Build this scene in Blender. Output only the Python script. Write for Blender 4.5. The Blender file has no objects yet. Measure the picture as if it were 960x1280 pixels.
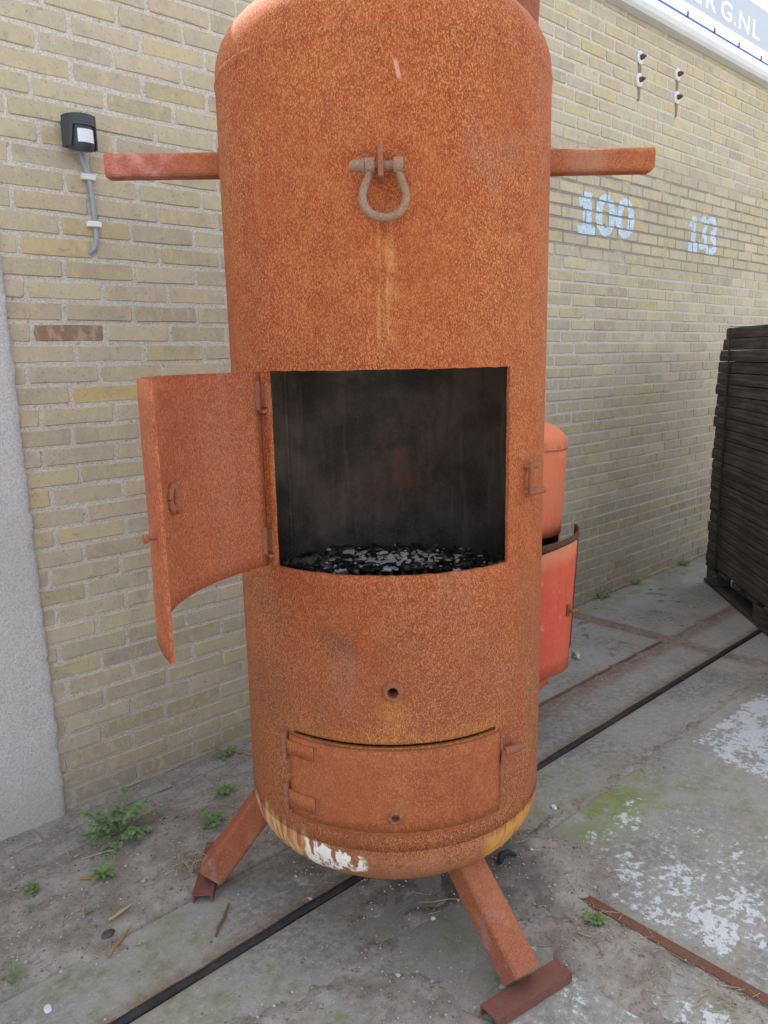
import bpy, bmesh, math, random
from mathutils import Vector, Matrix, noise as mnoise
R_ = math.radians
rnd = random.Random(7)
sc = bpy.context.scene
col = sc.collection
# ------------------------------------------------------------------ camera
CAM_F, PITCH, ROLL, CAM_H = 966.28, 0.196635, -0.0194, 1.4389
AZ, WALL_N = 0.823366, 2.40536          # direction of the wall (from +y towards +x) and its distance
cd = bpy.data.cameras.new('camera'); cam = bpy.data.objects.new('camera', cd); col.objects.link(cam)
c_, s_ = math.cos(PITCH), math.sin(PITCH)
fw = Vector((0, c_, -s_)); up0 = Vector((0, s_, c_)); rt0 = Vector((1, 0, 0))
rt = rt0*math.cos(ROLL)+up0*math.sin(ROLL); up = up0*math.cos(ROLL)-rt0*math.sin(ROLL)
m = Matrix.Identity(4)
for i in range(3):
    m[i][0] = rt[i]; m[i][1] = up[i]; m[i][2] = -fw[i]
m.translation = (0, 0, CAM_H); cam.matrix_world = m
cd.sensor_fit = 'VERTICAL'; cd.sensor_height = 36; cd.lens = CAM_F/1280*36
cd.clip_start = 0.05; cd.clip_end = 600
sc.camera = cam
# ------------------------------------------------------------------ light: open shade behind a building, sun behind the wall
SUN_EL = R_(50); SUN_DIR = Vector((-0.52, 0.85, 0)).normalized()
w = bpy.data.worlds.new('World'); sc.world = w; w.use_nodes = True
wn = w.node_tree; wn.nodes.clear()
sky = wn.nodes.new('ShaderNodeTexSky'); sky.sky_type = 'NISHITA'; sky.sun_disc = False
sky.sun_elevation = SUN_EL; sky.sun_rotation = math.atan2(SUN_DIR.x, SUN_DIR.y)
sky.air_density = 1.0; sky.dust_density = 4.0; sky.ozone_density = 1.0
hsv = wn.nodes.new('ShaderNodeHueSaturation'); hsv.inputs['Saturation'].default_value = 0.34
bg = wn.nodes.new('ShaderNodeBackground'); bg.inputs['Strength'].default_value = 0.15
wo = wn.nodes.new('ShaderNodeOutputWorld')
wn.links.new(sky.outputs[0], hsv.inputs['Color']); wn.links.new(hsv.outputs[0], bg.inputs[0]); wn.links.new(bg.outputs[0], wo.inputs[0])
sd = bpy.data.lights.new('sun', 'SUN'); sd.energy = 2.3; sd.angle = R_(0.5); sd.color = (1, .94, .84)
sun = bpy.data.objects.new('sun', sd); col.objects.link(sun)
to_sun = (SUN_DIR*math.cos(SUN_EL)+Vector((0, 0, math.sin(SUN_EL)))).normalized()
sun.rotation_euler = to_sun.to_track_quat('Z', 'Y').to_euler()
sun.location = (0, 0, 30)
sc.view_settings.view_transform = 'Standard'; sc.view_settings.look = 'None'
sc.view_settings.gamma = 1; sc.view_settings.exposure = 1.85

# ------------------------------------------------------------------ object helpers
AL = Vector((math.sin(AZ), math.cos(AZ), 0)); PN = Vector((-math.cos(AZ), math.sin(AZ), 0))
FRAME_ROT = math.pi/2-AZ
def SN(s, n, z=0): return AL*s+PN*n+Vector((0, 0, z))
def tag(o, label=None, cat=None, group=None, kind=None):
    if label: o['label'] = label
    if cat: o['category'] = cat
    if group: o['group'] = group
    if kind: o['kind'] = kind
    return o
def empty(name, loc=(0, 0, 0), rz=0, parent=None):
    o = bpy.data.objects.new(name, None); col.objects.link(o); o.location = loc; o.rotation_euler = (0, 0, rz)
    o.empty_display_size = .1
    if parent: o.parent = parent
    return o
class MB:
    def __init__(s): s.v = []; s.f = []; s.m = []; s.sm = []
    def add(s, vs, fs, mi=0, smooth=False):
        o = len(s.v); s.v += [tuple(x) for x in vs]
        for f in fs: s.f.append(tuple(i+o for i in f)); s.m.append(mi); s.sm.append(smooth)
        return s
    def box(s, c, size, M=None, bev=0.0, mi=0):
        bm = bmesh.new(); bmesh.ops.create_cube(bm, size=1)
        for v in bm.verts: v.co = Vector((v.co.x*size[0], v.co.y*size[1], v.co.z*size[2]))
        if bev: bmesh.ops.bevel(bm, geom=list(bm.edges), offset=bev, segments=2, profile=.5, affect='EDGES')
        T = Matrix.Translation(Vector(c)) @ (M.to_4x4() if M else Matrix.Identity(4))
        bm.verts.index_update()
        s.add([T @ v.co for v in bm.verts], [[v.index for v in f.verts] for f in bm.faces], mi, False); bm.free(); return s
    def tube(s, pts, r, n=10, cap=True, mi=0, smooth=True, up=None, square=False):
        pts = [Vector(p) for p in pts]; rs = r if isinstance(r, (list, tuple)) else [r]*len(pts)
        rings = []; ref = None
        for i, p in enumerate(pts):
            t = (pts[min(i+1, len(pts)-1)]-pts[max(i-1, 0)]).normalized()
            if ref is None:
                ref = up or (Vector((0, 0, 1)) if abs(t.z) < .9 else Vector((1, 0, 0)))
            a = (ref-t*ref.dot(t)).normalized(); b = t.cross(a); ref = a
            rings.append([p+(a*math.cos(2*math.pi*k/n)+b*math.sin(2*math.pi*k/n))*rs[i] for k in range(n)])
        vs = [x for rg in rings for x in rg]; fs = []
        for i in range(len(pts)-1):
            for k in range(n): fs.append((i*n+k, i*n+(k+1) % n, (i+1)*n+(k+1) % n, (i+1)*n+k))
        s.add(vs, fs, mi, smooth)
        if cap:
            s.add(rings[0], [tuple(range(n))[::-1]], mi); s.add(rings[-1], [tuple(range(n))], mi)
        return s
    def lathe(s, prof, c=(0, 0, 0), n=48, mi=0, smooth=True, cap=False):
        vs = []; fs = []
        for r, z in prof:
            for k in range(n):
                a = 2*math.pi*k/n; vs.append((c[0]+r*math.sin(a), c[1]-r*math.cos(a), c[2]+z))
        for i in range(len(prof)-1):
            for k in range(n): fs.append((i*n+k, i*n+(k+1) % n, (i+1)*n+(k+1) % n, (i+1)*n+k))
        s.add(vs, fs, mi, smooth); return s
    def build(s, name, mats, parent=None, loc=None, rot=None, sharp=None):
        me = bpy.data.meshes.new(name); me.from_pydata(s.v, [], s.f); me.update()
        for mt in (mats if isinstance(mats, (list, tuple)) else [mats]): me.materials.append(mt)
        me.polygons.foreach_set('material_index', s.m); me.polygons.foreach_set('use_smooth', s.sm)
        o = bpy.data.objects.new(name, me); col.objects.link(o)
        if parent: o.parent = parent
        if loc: o.location = loc
        if rot: o.rotation_euler = rot
        return o
def link_copy(name, me, parent, loc, rot=(0, 0, 0), scl=None):
    o = bpy.data.objects.new(name, me); col.objects.link(o); o.parent = parent; o.location = loc; o.rotation_euler = rot
    if scl: o.scale = scl
    return o
# thick curved plate on a vertical cylinder: th in degrees (0 = towards the camera, + to the right), any cells can be left out
def curved(R0, R1, ths, zs, skip=lambda t, z: False, mi_in=0, mi_out=0, axis=(0, 0), rfun=None):
    mb = MB(); nt, nz = len(ths), len(zs)
    def pt(R, t, z):
        a = R_(t); rr = R+(rfun(t, z) if rfun else 0); return (axis[0]+rr*math.sin(a), axis[1]-rr*math.cos(a), z)
    O = [pt(R1, t, z) for t in ths for z in zs]; I = [pt(R0, t, z) for t in ths for z in zs]
    full = abs(ths[-1]-ths[0]-360) < 1e-6
    wi = (lambda i: i % (nt-1)) if full else (lambda i: i)
    keep = lambda i, j: 0 <= wi(i) < nt-1 and 0 <= j < nz-1 and not skip((ths[wi(i)]+ths[wi(i)+1])/2, (zs[j]+zs[j+1])/2)
    k = lambda i, j: wi(i)*nz+j
    fo = []; fi = []; fe = []; n0 = nt*nz
    for i in range(nt-1):
        for j in range(nz-1):
            if not keep(i, j): continue
            fo.append((k(i, j), k(i+1, j), k(i+1, j+1), k(i, j+1)))
            fi.append((n0+k(i, j), n0+k(i, j+1), n0+k(i+1, j+1), n0+k(i+1, j)))
            for di, dj, a, b in ((-1, 0, k(i, j), k(i, j+1)), (1, 0, k(i+1, j+1), k(i+1, j)), (0, -1, k(i+1, j), k(i, j)), (0, 1, k(i, j+1), k(i+1, j+1))):
                if not keep(i+di, j+dj): fe.append((a, b, n0+b, n0+a))
    mb.v = O+I
    for fs, mi, sm in ((fo, mi_out, True), (fi, mi_in, True), (fe, mi_out, False)):
        for f in fs: mb.f.append(f); mb.m.append(mi); mb.sm.append(sm)
    return mb
def frange(a, b, step):
    n = max(1, round((b-a)/step)); return [a+(b-a)*i/n for i in range(n+1)]
def merged(*ls):
    out = []
    for x in sorted(x for l in ls for x in l):
        if not out or x-out[-1] > 1e-4: out.append(x)
    return out
def on_cyl(R, t, z): return Vector((R*math.sin(R_(t)), -R*math.cos(R_(t)), z))

# ------------------------------------------------------------------ shader helpers
class X:
    def __init__(s, nt, so): s.nt, s.so = nt, so
    def _op(s, op, o, rev=False, third=None):
        n = s.nt.nodes.new('ShaderNodeMath'); n.operation = op
        a, b = (o, s) if rev else (s, o)
        for i, q in enumerate((a, b)):
            if isinstance(q, X): s.nt.links.new(q.so, n.inputs[i])
            elif q is not None: n.inputs[i].default_value = q
        return X(s.nt, n.outputs[0])
    def __add__(s, o): return s._op('ADD', o)
    __radd__ = __add__
    def __sub__(s, o): return s._op('SUBTRACT', o)
    def __rsub__(s, o): return s._op('SUBTRACT', o, True)
    def __mul__(s, o): return s._op('MULTIPLY', o)
    __rmul__ = __mul__
    def mn(s, o): return s._op('MINIMUM', o)
    def mx(s, o): return s._op('MAXIMUM', o)
    def abs(s): return s._op('ABSOLUTE', None)
    def up(s, a, b, lo=0., hi=1.):                       # smooth step up from a to b
        n = s.nt.nodes.new('ShaderNodeMapRange'); n.interpolation_type = 'SMOOTHSTEP'
        s.nt.links.new(s.so, n.inputs[0]); n.inputs[1].default_value = a; n.inputs[2].default_value = b
        n.inputs[3].default_value = lo; n.inputs[4].default_value = hi; return X(s.nt, n.outputs[0])
    def dn(s, a, b): return 1-s.up(a, b)
class Mat:
    def __init__(s, name, rough=.85, spec=.25):
        s.mat = bpy.data.materials.new(name); s.mat.use_nodes = True; s.nt = s.mat.node_tree
        s.b = s.nt.nodes['Principled BSDF']; s.b.inputs['Roughness'].default_value = rough
        s.b.inputs['Specular IOR Level'].default_value = spec
    def obj(s): return X(s.nt, s._n('ShaderNodeTexCoord').outputs['Object'])
    def pos(s): return X(s.nt, s._n('ShaderNodeNewGeometry').outputs['Position'])
    def _n(s, t): return s.nt.nodes.new(t)
    def sep(s, v):
        n = s._n('ShaderNodeSeparateXYZ'); s.nt.links.new(v.so, n.inputs[0]); return [X(s.nt, o) for o in n.outputs]
    def scale(s, v, k):
        n = s._n('ShaderNodeVectorMath'); n.operation = 'MULTIPLY'; s.nt.links.new(v.so, n.inputs[0]); n.inputs[1].default_value = k; return X(s.nt, n.outputs[0])
    def noise(s, v, sc_, det=3., rough=.55, k=None):
        if k: v = s.scale(v, k)
        n = s._n('ShaderNodeTexNoise'); s.nt.links.new(v.so, n.inputs['Vector']); n.inputs['Scale'].default_value = sc_
        n.inputs['Detail'].default_value = det; n.inputs['Roughness'].default_value = rough; return X(s.nt, n.outputs[0])
    def voro(s, v, sc_, out='Distance', feat='F1', rand=1.):
        n = s._n('ShaderNodeTexVoronoi'); n.feature = feat; s.nt.links.new(v.so, n.inputs['Vector']); n.inputs['Scale'].default_value = sc_
        n.inputs['Randomness'].default_value = rand
        return X(s.nt, n.outputs[out])
    def mix(s, f, a, b, mode='MIX'):
        n = s._n('ShaderNodeMix'); n.data_type = 'RGBA'; n.blend_type = mode
        if isinstance(f, X): s.nt.links.new(f.so, n.inputs[0])
        else: n.inputs[0].default_value = f
        for i, q in ((6, a), (7, b)):
            if isinstance(q, X): s.nt.links.new(q.so, n.inputs[i])
            else: n.inputs[i].default_value = (*q, 1)
        return X(s.nt, n.outputs[2])
    def color(s, c):
        if isinstance(c, X): s.nt.links.new(c.so, s.b.inputs['Base Color'])
        else: s.b.inputs['Base Color'].default_value = (*c, 1)
    def rough(s, x): s.nt.links.new(x.so, s.b.inputs['Roughness'])
    def bump(s, h, dist=.001, strength=1.):
        n = s._n('ShaderNodeBump'); n.inputs['Distance'].default_value = dist; n.inputs['Strength'].default_value = strength
        s.nt.links.new(h.so, n.inputs['Height']); s.nt.links.new(n.outputs[0], s.b.inputs['Normal'])
    def attr(s, name, typ='GEOMETRY'):
        n = s._n('ShaderNodeAttribute'); n.attribute_name = name; n.attribute_type = typ; return X(s.nt, n.outputs['Color'])
    def objcolor(s): return X(s.nt, s._n('ShaderNodeObjectInfo').outputs['Color'])
    def island(s): return X(s.nt, s._n('ShaderNodeNewGeometry').outputs['Random Per Island'])
    def orand(s): return X(s.nt, s._n('ShaderNodeObjectInfo').outputs['Random'])

def plain(name, c, rough=.7, spec=.3, var=.25, sc_=60, bump=.0004):
    M = Mat(name, rough, spec); p = M.obj(); n = M.noise(p, sc_, 4); n2 = M.noise(p, sc_*.15, 3)
    k = M.mix((n*.6+n2*.6).up(.35, .85), tuple(x*(1-var) for x in c), tuple(min(1, x*(1+var)) for x in c))
    M.color(k); M.bump(n, bump); return M.mat
# flecked rust
def rust(name, mid=(.325, .070, .022), light=(.62, .27, .105), dark=(.16, .034, .014), brown=(.21, .066, .03), extra=None, browning=.5, fl=390, contrast=1.):
    M = Mat(name, .86, .22); p = M.obj()
    big = M.noise(p, 1, 4, .6, k=(2.6, 2.6, 1.5)); st = M.noise(p, 1, 3, .6, k=(17, 17, 1.3)); md = M.noise(p, 26, 3, .6)
    st2 = M.noise(p, 1, 4, .65, k=(7, 7, .9)); big2 = M.noise(p, 1.7, 5, .65)
    f = M.noise(p, fl, 2., .65, k=(1, 1, .6)); f2 = M.noise(p, fl*.4, 2., .6, k=(1, 1, .7)); f3 = M.noise(p, 1300, 1., .5, k=(1, 1, .7))
    c = M.mix((big*.75+st*.35).up(.42, .72), mid, brown) if browning else M.mix(0, mid, mid)
    if browning: c = M.mix(1-browning, c, mid)
    c = M.mix(st2.up(.48, .66)*.55, c, tuple(a*k for a, k in zip(mid, (.80, .66, .72))))
    c = M.mix(big2.up(.5, .68)*.5, c, tuple(min(1, a*k) for a, k in zip(mid, (1.22, 1.5, 1.25))))
    c = M.mix(md.up(.38, .68)*.12, c, tuple(min(1, a*1.12) for a in light))
    c = M.mix((md*.6+f2*.4).up(.62, .70)*.35, c, dark)
    if extra: c = extra(M, p, c, dict(big=big, st=st, md=md, f=f))
    fk = extra.fk if (extra and hasattr(extra, 'fk') and extra.fk) else None
    g_ = f*.62+f2*.2+f3*.18; den = .75+.5*big
    den = (big*.7+big2*.5).up(.42, .72, .45, 1.)
    a = g_.up(.495, .575)*.95*contrast*den; d = g_.dn(.38, .47)*.8*contrast
    if fk is not None: a = a*fk; d = d*fk
    c = M.mix(a, c, M.mix(.75, c, light)); c = M.mix(d, c, M.mix(.7, c, dark))
    M.color(c); M.bump(f+f2*.6+md*.6, .0006); return M.mat

# colour, wear and paint patches that belong to the shell of the big stove (object space, x right, y away, z up)
def shell_marks(M, p, c, q):
    x, y, z = M.sep(p); front = y.dn(-.12, -.05)
    wob = M.noise(p, 1, 3, .6, k=(9, 9, 5))-.5
    # warm yellow run below the lifting lug
    r1 = (x+.006+wob*.02).abs().dn(.006, .034)*z.up(1.41, 1.5)*z.dn(1.66, 1.76)*front
    c = M.mix(r1*.62*M.noise(p, 1, 3, .6, k=(75, 75, 3)).up(.36, .62)*q['md'].up(.25, .6), c, (.60, .31, .10))
    # orange run below the draught hole and along the top of the ash door
    r2 = (x+.006+wob*.03).abs().dn(.008, .045)*z.up(.59, .62)*z.dn(.69, .74)*front
    c = M.mix(r2*.7, c, (.58, .22, .04))
    r3 = z.up(.585, .6)*(z+wob*.06).dn(.615, .65)*x.abs().dn(.2, .3)*front
    c = M.mix(r3*.7, c, (.50, .17, .02))
    # brown burnt blotches between the two doors
    bl = (M.noise(p, 1, 4, .6, k=(5, 5, 4))).up(.46, .64)*z.up(.5, .68)*z.dn(.86, 1.0)*front
    c = M.mix(bl*.75, c, (.175, .066, .036))
    d1 = ((x+.12).abs().dn(.0, .07))*(z-.83+x*.25+.03).abs().dn(.0, .05)*front
    c = M.mix(d1*.8*q['md'].up(.25, .55), c, (.11, .05, .035))
    # greyish mauve worn places
    gv = ((x+.11).abs().dn(.0, .06)*(z-.755).abs().dn(.0, .1)+(x-.13).abs().dn(0, .06)*(z-.93).abs().dn(0, .1)*.6)*front
    c = M.mix(gv.mn(1.)*.6*q['md'].up(.2, .6), c, (.36, .19, .17))
    # dark line of the upper weld
    c = M.mix((z-2.036).abs().dn(.003, .009)*.55, c, (.25, .07, .035))
    sp = M.noise(p, 1, 3, .6, k=(38, 38, 16)); c = M.mix((sp+q['big']*.4).up(.86, .92)*.5, c, (.14, .05, .03))
    # scratch near the top
    c = M.mix((x-.02-(1.98-z)*.22).abs().dn(.002, .006)*(z-1.965).abs().dn(.012, .02)*front*.8, c, (.62, .34, .25))
    # heat darkening of the whole lower third
    c = M.mix((z+wob*.35).dn(.6, 1.12)*.6, c, (.23, .085, .042))
    c = M.mix(M.noise(p, 1, 4, .65, k=(11, 11, .7)).up(.5, .66)*.4, c, (.33, .066, .027))
    c = M.mix(M.noise(p, 1, 5, .65, k=(4, 4, 3)).up(.56, .72)*.45, c, (.27, .125, .085))
    # lower head: brown in the middle, old yellow paint both sides, white paint left
    zz = z+wob*.05
    low = zz.dn(.315, .345)
    c = M.mix(low*.8, c, M.mix(q['st'].up(.35, .65), (.36, .16, .09), (.30, .11, .055)))
    drip = M.noise(p, 1, 3, .6, k=(48, 48, 2.2)); fine = M.noise(p, 55, 4, .65)
    yr = x.up(.19, .225)*(zz+drip*.08).dn(.355, .385)*y.dn(.2, .25)
    c = M.mix(yr*.9, c, M.mix(drip.up(.52, .66), M.mix(fine.up(.3, .7), (.66, .34, .06), (.60, .27, .08)), (.30, .08, .035)))
    yl = x.dn(-.235, -.2)*(zz+drip*.06).dn(.365, .39)*y.dn(.2, .25)
    c = M.mix(yl, c, M.mix(drip.up(.42, .6), (.68, .43, .17), (.36, .11, .075)))
    top = (z+x*.16+(fine-.5)*.05+(drip-.5)*.03).dn(.301, .307)
    wm = (x+(fine-.5)*.03).up(-.222, -.212)*(x+(fine-.5)*.05).dn(-.085, -.065)*top*(z-x*.30+(fine-.5)*.02).up(.295, .303)
    chip = M.noise(p, 90, 3, .6)
    wc = M.mix((drip+fine*.25).up(.62, .72), M.mix(fine.up(.45, .75)*.5, (.84, .82, .76), (.78, .66, .42)), (.33, .12, .06))
    wc = M.mix(chip.up(.66, .7), wc, (.10, .06, .05))
    wm2 = wm*front
    c = M.mix(wm2, c, wc)
    tri = (x+.178).abs().dn(.006, .012)*((z-.316).abs()+(x+.178).abs()*.9).dn(.012, .017)*front
    c = M.mix(tri, c, (.82, .81, .77))
    shell_marks.fk = (1-wm2)*(1-tri)*(1-yl*.75)*(1-yr*.75)
    return c
shell_marks.fk = None
M_SHELL = rust('rusty_shell_steel', extra=shell_marks, browning=.35)
def no_marks(M, p, c, q): return c
M_DOOR = rust('rusty_door_steel', mid=(.31, .068, .027), light=(.56, .22, .10), dark=(.2, .05, .03), brown=(.34, .13, .085), browning=.6)
M_RUSTB = rust('brown_rusty_iron', mid=(.28, .095, .05), light=(.42, .19, .11), dark=(.14, .045, .028), brown=(.22, .085, .055), contrast=.7)
M_LOWDOOR = rust('rusty_ash_door_steel', mid=(.32, .083, .03), light=(.54, .22, .085), dark=(.22, .06, .03), brown=(.30, .10, .045), contrast=.8)
def leg_marks(M, p, c, q):
    x, y, z = M.sep(p); c = M.mix(z.dn(.02, .16)*.5, c, (.29, .12, .09)); return M.mix((q['st']*.5+q['md']*.55).up(.56, .62)*z.dn(.1, .2)*.6, c, (.33, .24, .22))
M_LEG = rust('rusty_leg_steel', mid=(.30, .09, .042), light=(.48, .20, .10), dark=(.18, .06, .04), brown=(.25, .095, .06), extra=leg_marks, contrast=.75)
M_FOOT = rust('dark_rusty_channel', mid=(.19, .072, .055), light=(.30, .15, .12), dark=(.09, .035, .03), brown=(.14, .055, .045), contrast=.5)
def bar_marks(M, p, c, q):
    x, y, z = M.sep(p)
    f = (x+(q['big']-.5)*.25).dn(-.56, -.43)*q['md'].up(.2, .5)
    c = M.mix(f*.85, c, M.mix(q['md'].up(.4, .7), (.40, .13, .115), (.58, .27, .25)))
    g = (x-.47).abs().dn(.02, .06); return M.mix(g*.35, c, (.42, .25, .2))
M_BAR = rust('rusty_bar_steel', mid=(.33, .095, .04), brown=(.28, .09, .05), extra=bar_marks, contrast=.6)
M_GALV = rust('grey_weathered_shackle_steel', mid=(.26, .165, .115), light=(.36, .27, .21), dark=(.17, .075, .045), brown=(.30, .115, .06), contrast=.8)
def soot():
    M = Mat('sooty_inner_steel', .62, .45); p = M.obj(); x, y, z = M.sep(p)
    n = M.noise(p, 5, 5, .6); f = M.noise(p, 130, 3, .6); g = M.noise(p, 40, 4)
    c = M.mix(n.up(.35, .7), (.075, .058, .05), (.235, .18, .145))
    c = M.mix((n*.6+g*.5).up(.50, .64)*(z-1.18+g*.1).abs().dn(.0, .2)*(x-.05).abs().dn(.0, .17)*1., c, (.30, .105, .04))
    c = M.mix(n.up(.4, .62)*(x-.2).abs().dn(.02, .2)*z.dn(1.1, 1.3)*.5, c, (.06, .068, .09))
    c = M.mix((n*.5+g*.5).up(.42, .62)*(z-1.06).abs().dn(.03, .12)*(x+.08).abs().dn(.05, .2)*.7, c, (.14, .055, .05))
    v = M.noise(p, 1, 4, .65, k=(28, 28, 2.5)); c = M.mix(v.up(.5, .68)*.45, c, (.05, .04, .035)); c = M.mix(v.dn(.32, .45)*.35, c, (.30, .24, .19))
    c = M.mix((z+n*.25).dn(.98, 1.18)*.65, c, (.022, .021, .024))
    c = M.mix(M.noise(p, 320, 2, .6).up(.6, .66)*(n+.1).up(.35, .6)*.6, c, (.30, .26, .22))
    c = M.mix(f.up(.66, .72)*z.dn(.95, 1.15)*.7, c, (.24, .22, .20))
    M.color(c); M.bump(f+g, .0006); return M.mat
M_SOOT = soot()
def wood_dark():
    M = Mat('blackened_timber', .8, .25); p = M.obj(); x, y, z = M.sep(p)
    g = M.noise(p, 1, 5, .65, k=(60, 3, 60)); n = M.noise(p, 4, 3)
    c = M.mix(g.up(.35, .7), (.026, .024, .024), (.125, .116, .11)); r = M.orand()
    c = M.mix(r*.8, c, M.mix(.5, c, (.085, .068, .055)))
    c = M.mix((n*.7+g*.4).up(.72, .8)*.5, c, (.11, .075, .05))
    M.color(c); M.bump(g, .001); return M.mat
M_TIMBER = wood_dark()
def pallet_wood():
    M = Mat('grey_pallet_wood', .85, .2); p = M.obj(); g = M.noise(p, 1, 5, .65, k=(60, 4, 60))
    M.color(M.mix(g.up(.3, .7), (.04, .036, .032), (.10, .09, .08))); M.bump(g, .0015); return M.mat
M_PALLET = pallet_wood()

def brick_mat(name, tone):
    M = Mat(name, .9, .15); p = M.pos(); t = M.objcolor() if tone == 'obj' else M.attr('tone')
    n = M.noise(p, 9, 4, .6); f = M.noise(p, 160, 3, .6); g = M.noise(p, 1, 4, .6, k=(40, 40, 22))
    c = M.mix(g.up(.50, .66)*.55, t, M.mix(.75, t, (.64, .53, .30)))
    c = M.mix(n.up(.48, .70)*.45, c, (.36, .305, .24)); c = M.mix(g.dn(.28, .42)*.35, c, (.33, .27, .20))
    c = M.mix(M.noise(p, 45, 5, .7).up(.58, .70)*.45, c, (.62, .56, .44)); c = M.mix(M.noise(p, 28, 5, .7, k=(1, 1, 1.8)).up(.60, .70)*.5, c, (.25, .21, .165))
    c = M.mix(f.up(.62, .70)*.6, c, (.13, .115, .09)); c = M.mix(f.dn(.30, .38)*.4, c, (.46, .40, .28))
    M.color(c); M.bump(f*.6+g*1.2+n*1.3, .0018); return M.mat
M_BRICK = brick_mat('khaki_brick', 'obj'); M_BRICKS = brick_mat('khaki_brick_far', 'attr')
def mortar():
    M = Mat('sandy_mortar', .95, .1); p = M.obj(); x, y, z = M.sep(p)
    f = M.noise(p, 210, 3, .65); n = M.noise(p, 6, 3); g = M.noise(p, 55, 4)
    c = M.mix(f.up(.32, .66), (.44, .41, .36), (.66, .625, .56))
    c = M.mix(g.up(.62, .72)*.6, c, (.18, .165, .14))
    dk = (z-2.22).abs().dn(.18, .38)*x.up(2.6, 3.4)
    c = M.mix(dk*.75*n.up(.25, .5), c, (.19, .17, .15))
    c = M.mix(z.dn(.05, .5)*.45, c, (.24, .22, .19)); M.color(c); M.bump(f+g*1.5, .0011); return M.mat
M_MORTAR = mortar()
def pillar_mat():
    M = Mat('exposed_aggregate_concrete', .9, .2); p = M.obj(); x, y, z = M.sep(p)
    v = M.voro(p, 130); n = M.noise(p, 3, 4); f = M.noise(p, 170, 4, .65)
    c = M.mix(f.up(.3, .7), (.43, .425, .42), (.65, .64, .625)); c = M.mix(v.dn(.1, .3)*.5, c, (.70, .69, .67))
    c = M.mix(f.up(.63, .7)*.6, c, (.24, .22, .19)); c = M.mix(n.up(.45, .7)*.3, c, (.42, .425, .41))
    c = M.mix(z.dn(.0, .22)*.5, c, (.36, .32, .26)); M.color(c); M.bump(f*1.3-v*.8, .0014); return M.mat
M_PILLAR = pillar_mat()
def concrete_mat():                                     # slabs: object space is (s along the wall, n towards it)
    M = Mat('stained_concrete', .88, .2); p = M.obj(); s, n, z = M.sep(p)
    a = M.noise(p, 2.3, 5, .62); b = M.noise(p, 11, 5, .65); f = M.noise(p, 170, 3, .6); d = M.noise(p, 45, 4, .65)
    ri = M.orand()
    c = M.mix(a.up(.35, .65), (.235, .23, .212), (.335, .327, .308)); c = M.mix(b.up(.5, .72)*.5, c, (.20, .188, .168))
    c = M.mix((d*.6+b*.5).up(.5, .68)*.55, c, (.40, .385, .35)); c = M.mix((d*.5+a*.6).dn(.40, .52)*.5, c, (.165, .155, .14))
    c = M.mix(M.noise(p, 5, 6, .7).up(.52, .66)*.45, c, (.27, .235, .185))
    c = M.mix(f.up(.6, .68)*.6, c, (.50, .49, .46)); c = M.mix(f.dn(.32, .4)*.55, c, (.12, .11, .10))
    # moss
    mo = (a*.5+b*.5).up(.46, .60)*n.dn(1.70, 1.80)*(s-1.2).abs().dn(.9, 1.7)
    c = M.mix(mo*.65, c, M.mix(d.up(.35, .65), (.15, .165, .075), (.21, .225, .12)))
    m2 = ((s-2.05).abs().dn(.05, .38)*(n-1.16).abs().dn(.03, .16))*(b+d*.4).up(.52, .78)
    c = M.mix(m2*.85, c, (.19, .245, .075))
    m3 = (n-2.36).abs().dn(.02, .16)*b.up(.35, .6)*s.up(2.2, 2.8); c = M.mix(m3*.6, c, (.17, .185, .085))
    # trodden dirt
    di = ((s-1.5).abs().dn(.15, .45)*(n-1.15).abs().dn(.1, .4)+(b*.6+a*.5).up(.6, .72)*.6).mn(1.)
    c = M.mix(di*.6*d.up(.3, .6), c, (.15, .128, .105))
    # rust wash beside the steel edges
    rw = ((n-1.50).abs().dn(.012, .05)*s.up(-2, -1)+(n-1.735).abs().dn(.02, .075)*s.up(1.9, 2.3)+(s-3.60).abs().dn(.02, .085)*n.up(1.1, 1.3))
    c = M.mix(rw.mn(1.)*(b+.12).up(.36, .6)*.62, c, M.mix(d.up(.35, .65), (.165, .10, .07), (.25, .165, .12)))
    # flaking white paint
    fl = a*.24+b*.36+d*.34+M.noise(p, 95, 3, .65)*.12
    reg = (s.up(1.62, 1.70)*s.dn(1.85, 2.5)*n.up(.0, .4)*n.dn(1.10, 1.19))*.115
    reg2 = (s-2.98+(1.2-n)*.25).abs().dn(.28, .40)*n.dn(1.17, 1.21)*.135
    reg3 = s.dn(1.5, 1.58)*n.dn(.85, 1.1)*.095
    wm = (fl+reg+reg2+reg3).up(.655, .68)
    c = M.mix((fl+reg+reg2+reg3).up(.60, .66)*.3, c, (.42, .43, .43)); c = M.mix(wm*.9, c, M.mix(f.up(.4, .7), (.60, .63, .66), (.46, .48, .50)))
    M.color(c); M.bump(f*.4+d*.7+b*1.5+wm*1., .0009); return M.mat
M_CONC = concrete_mat()
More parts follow.
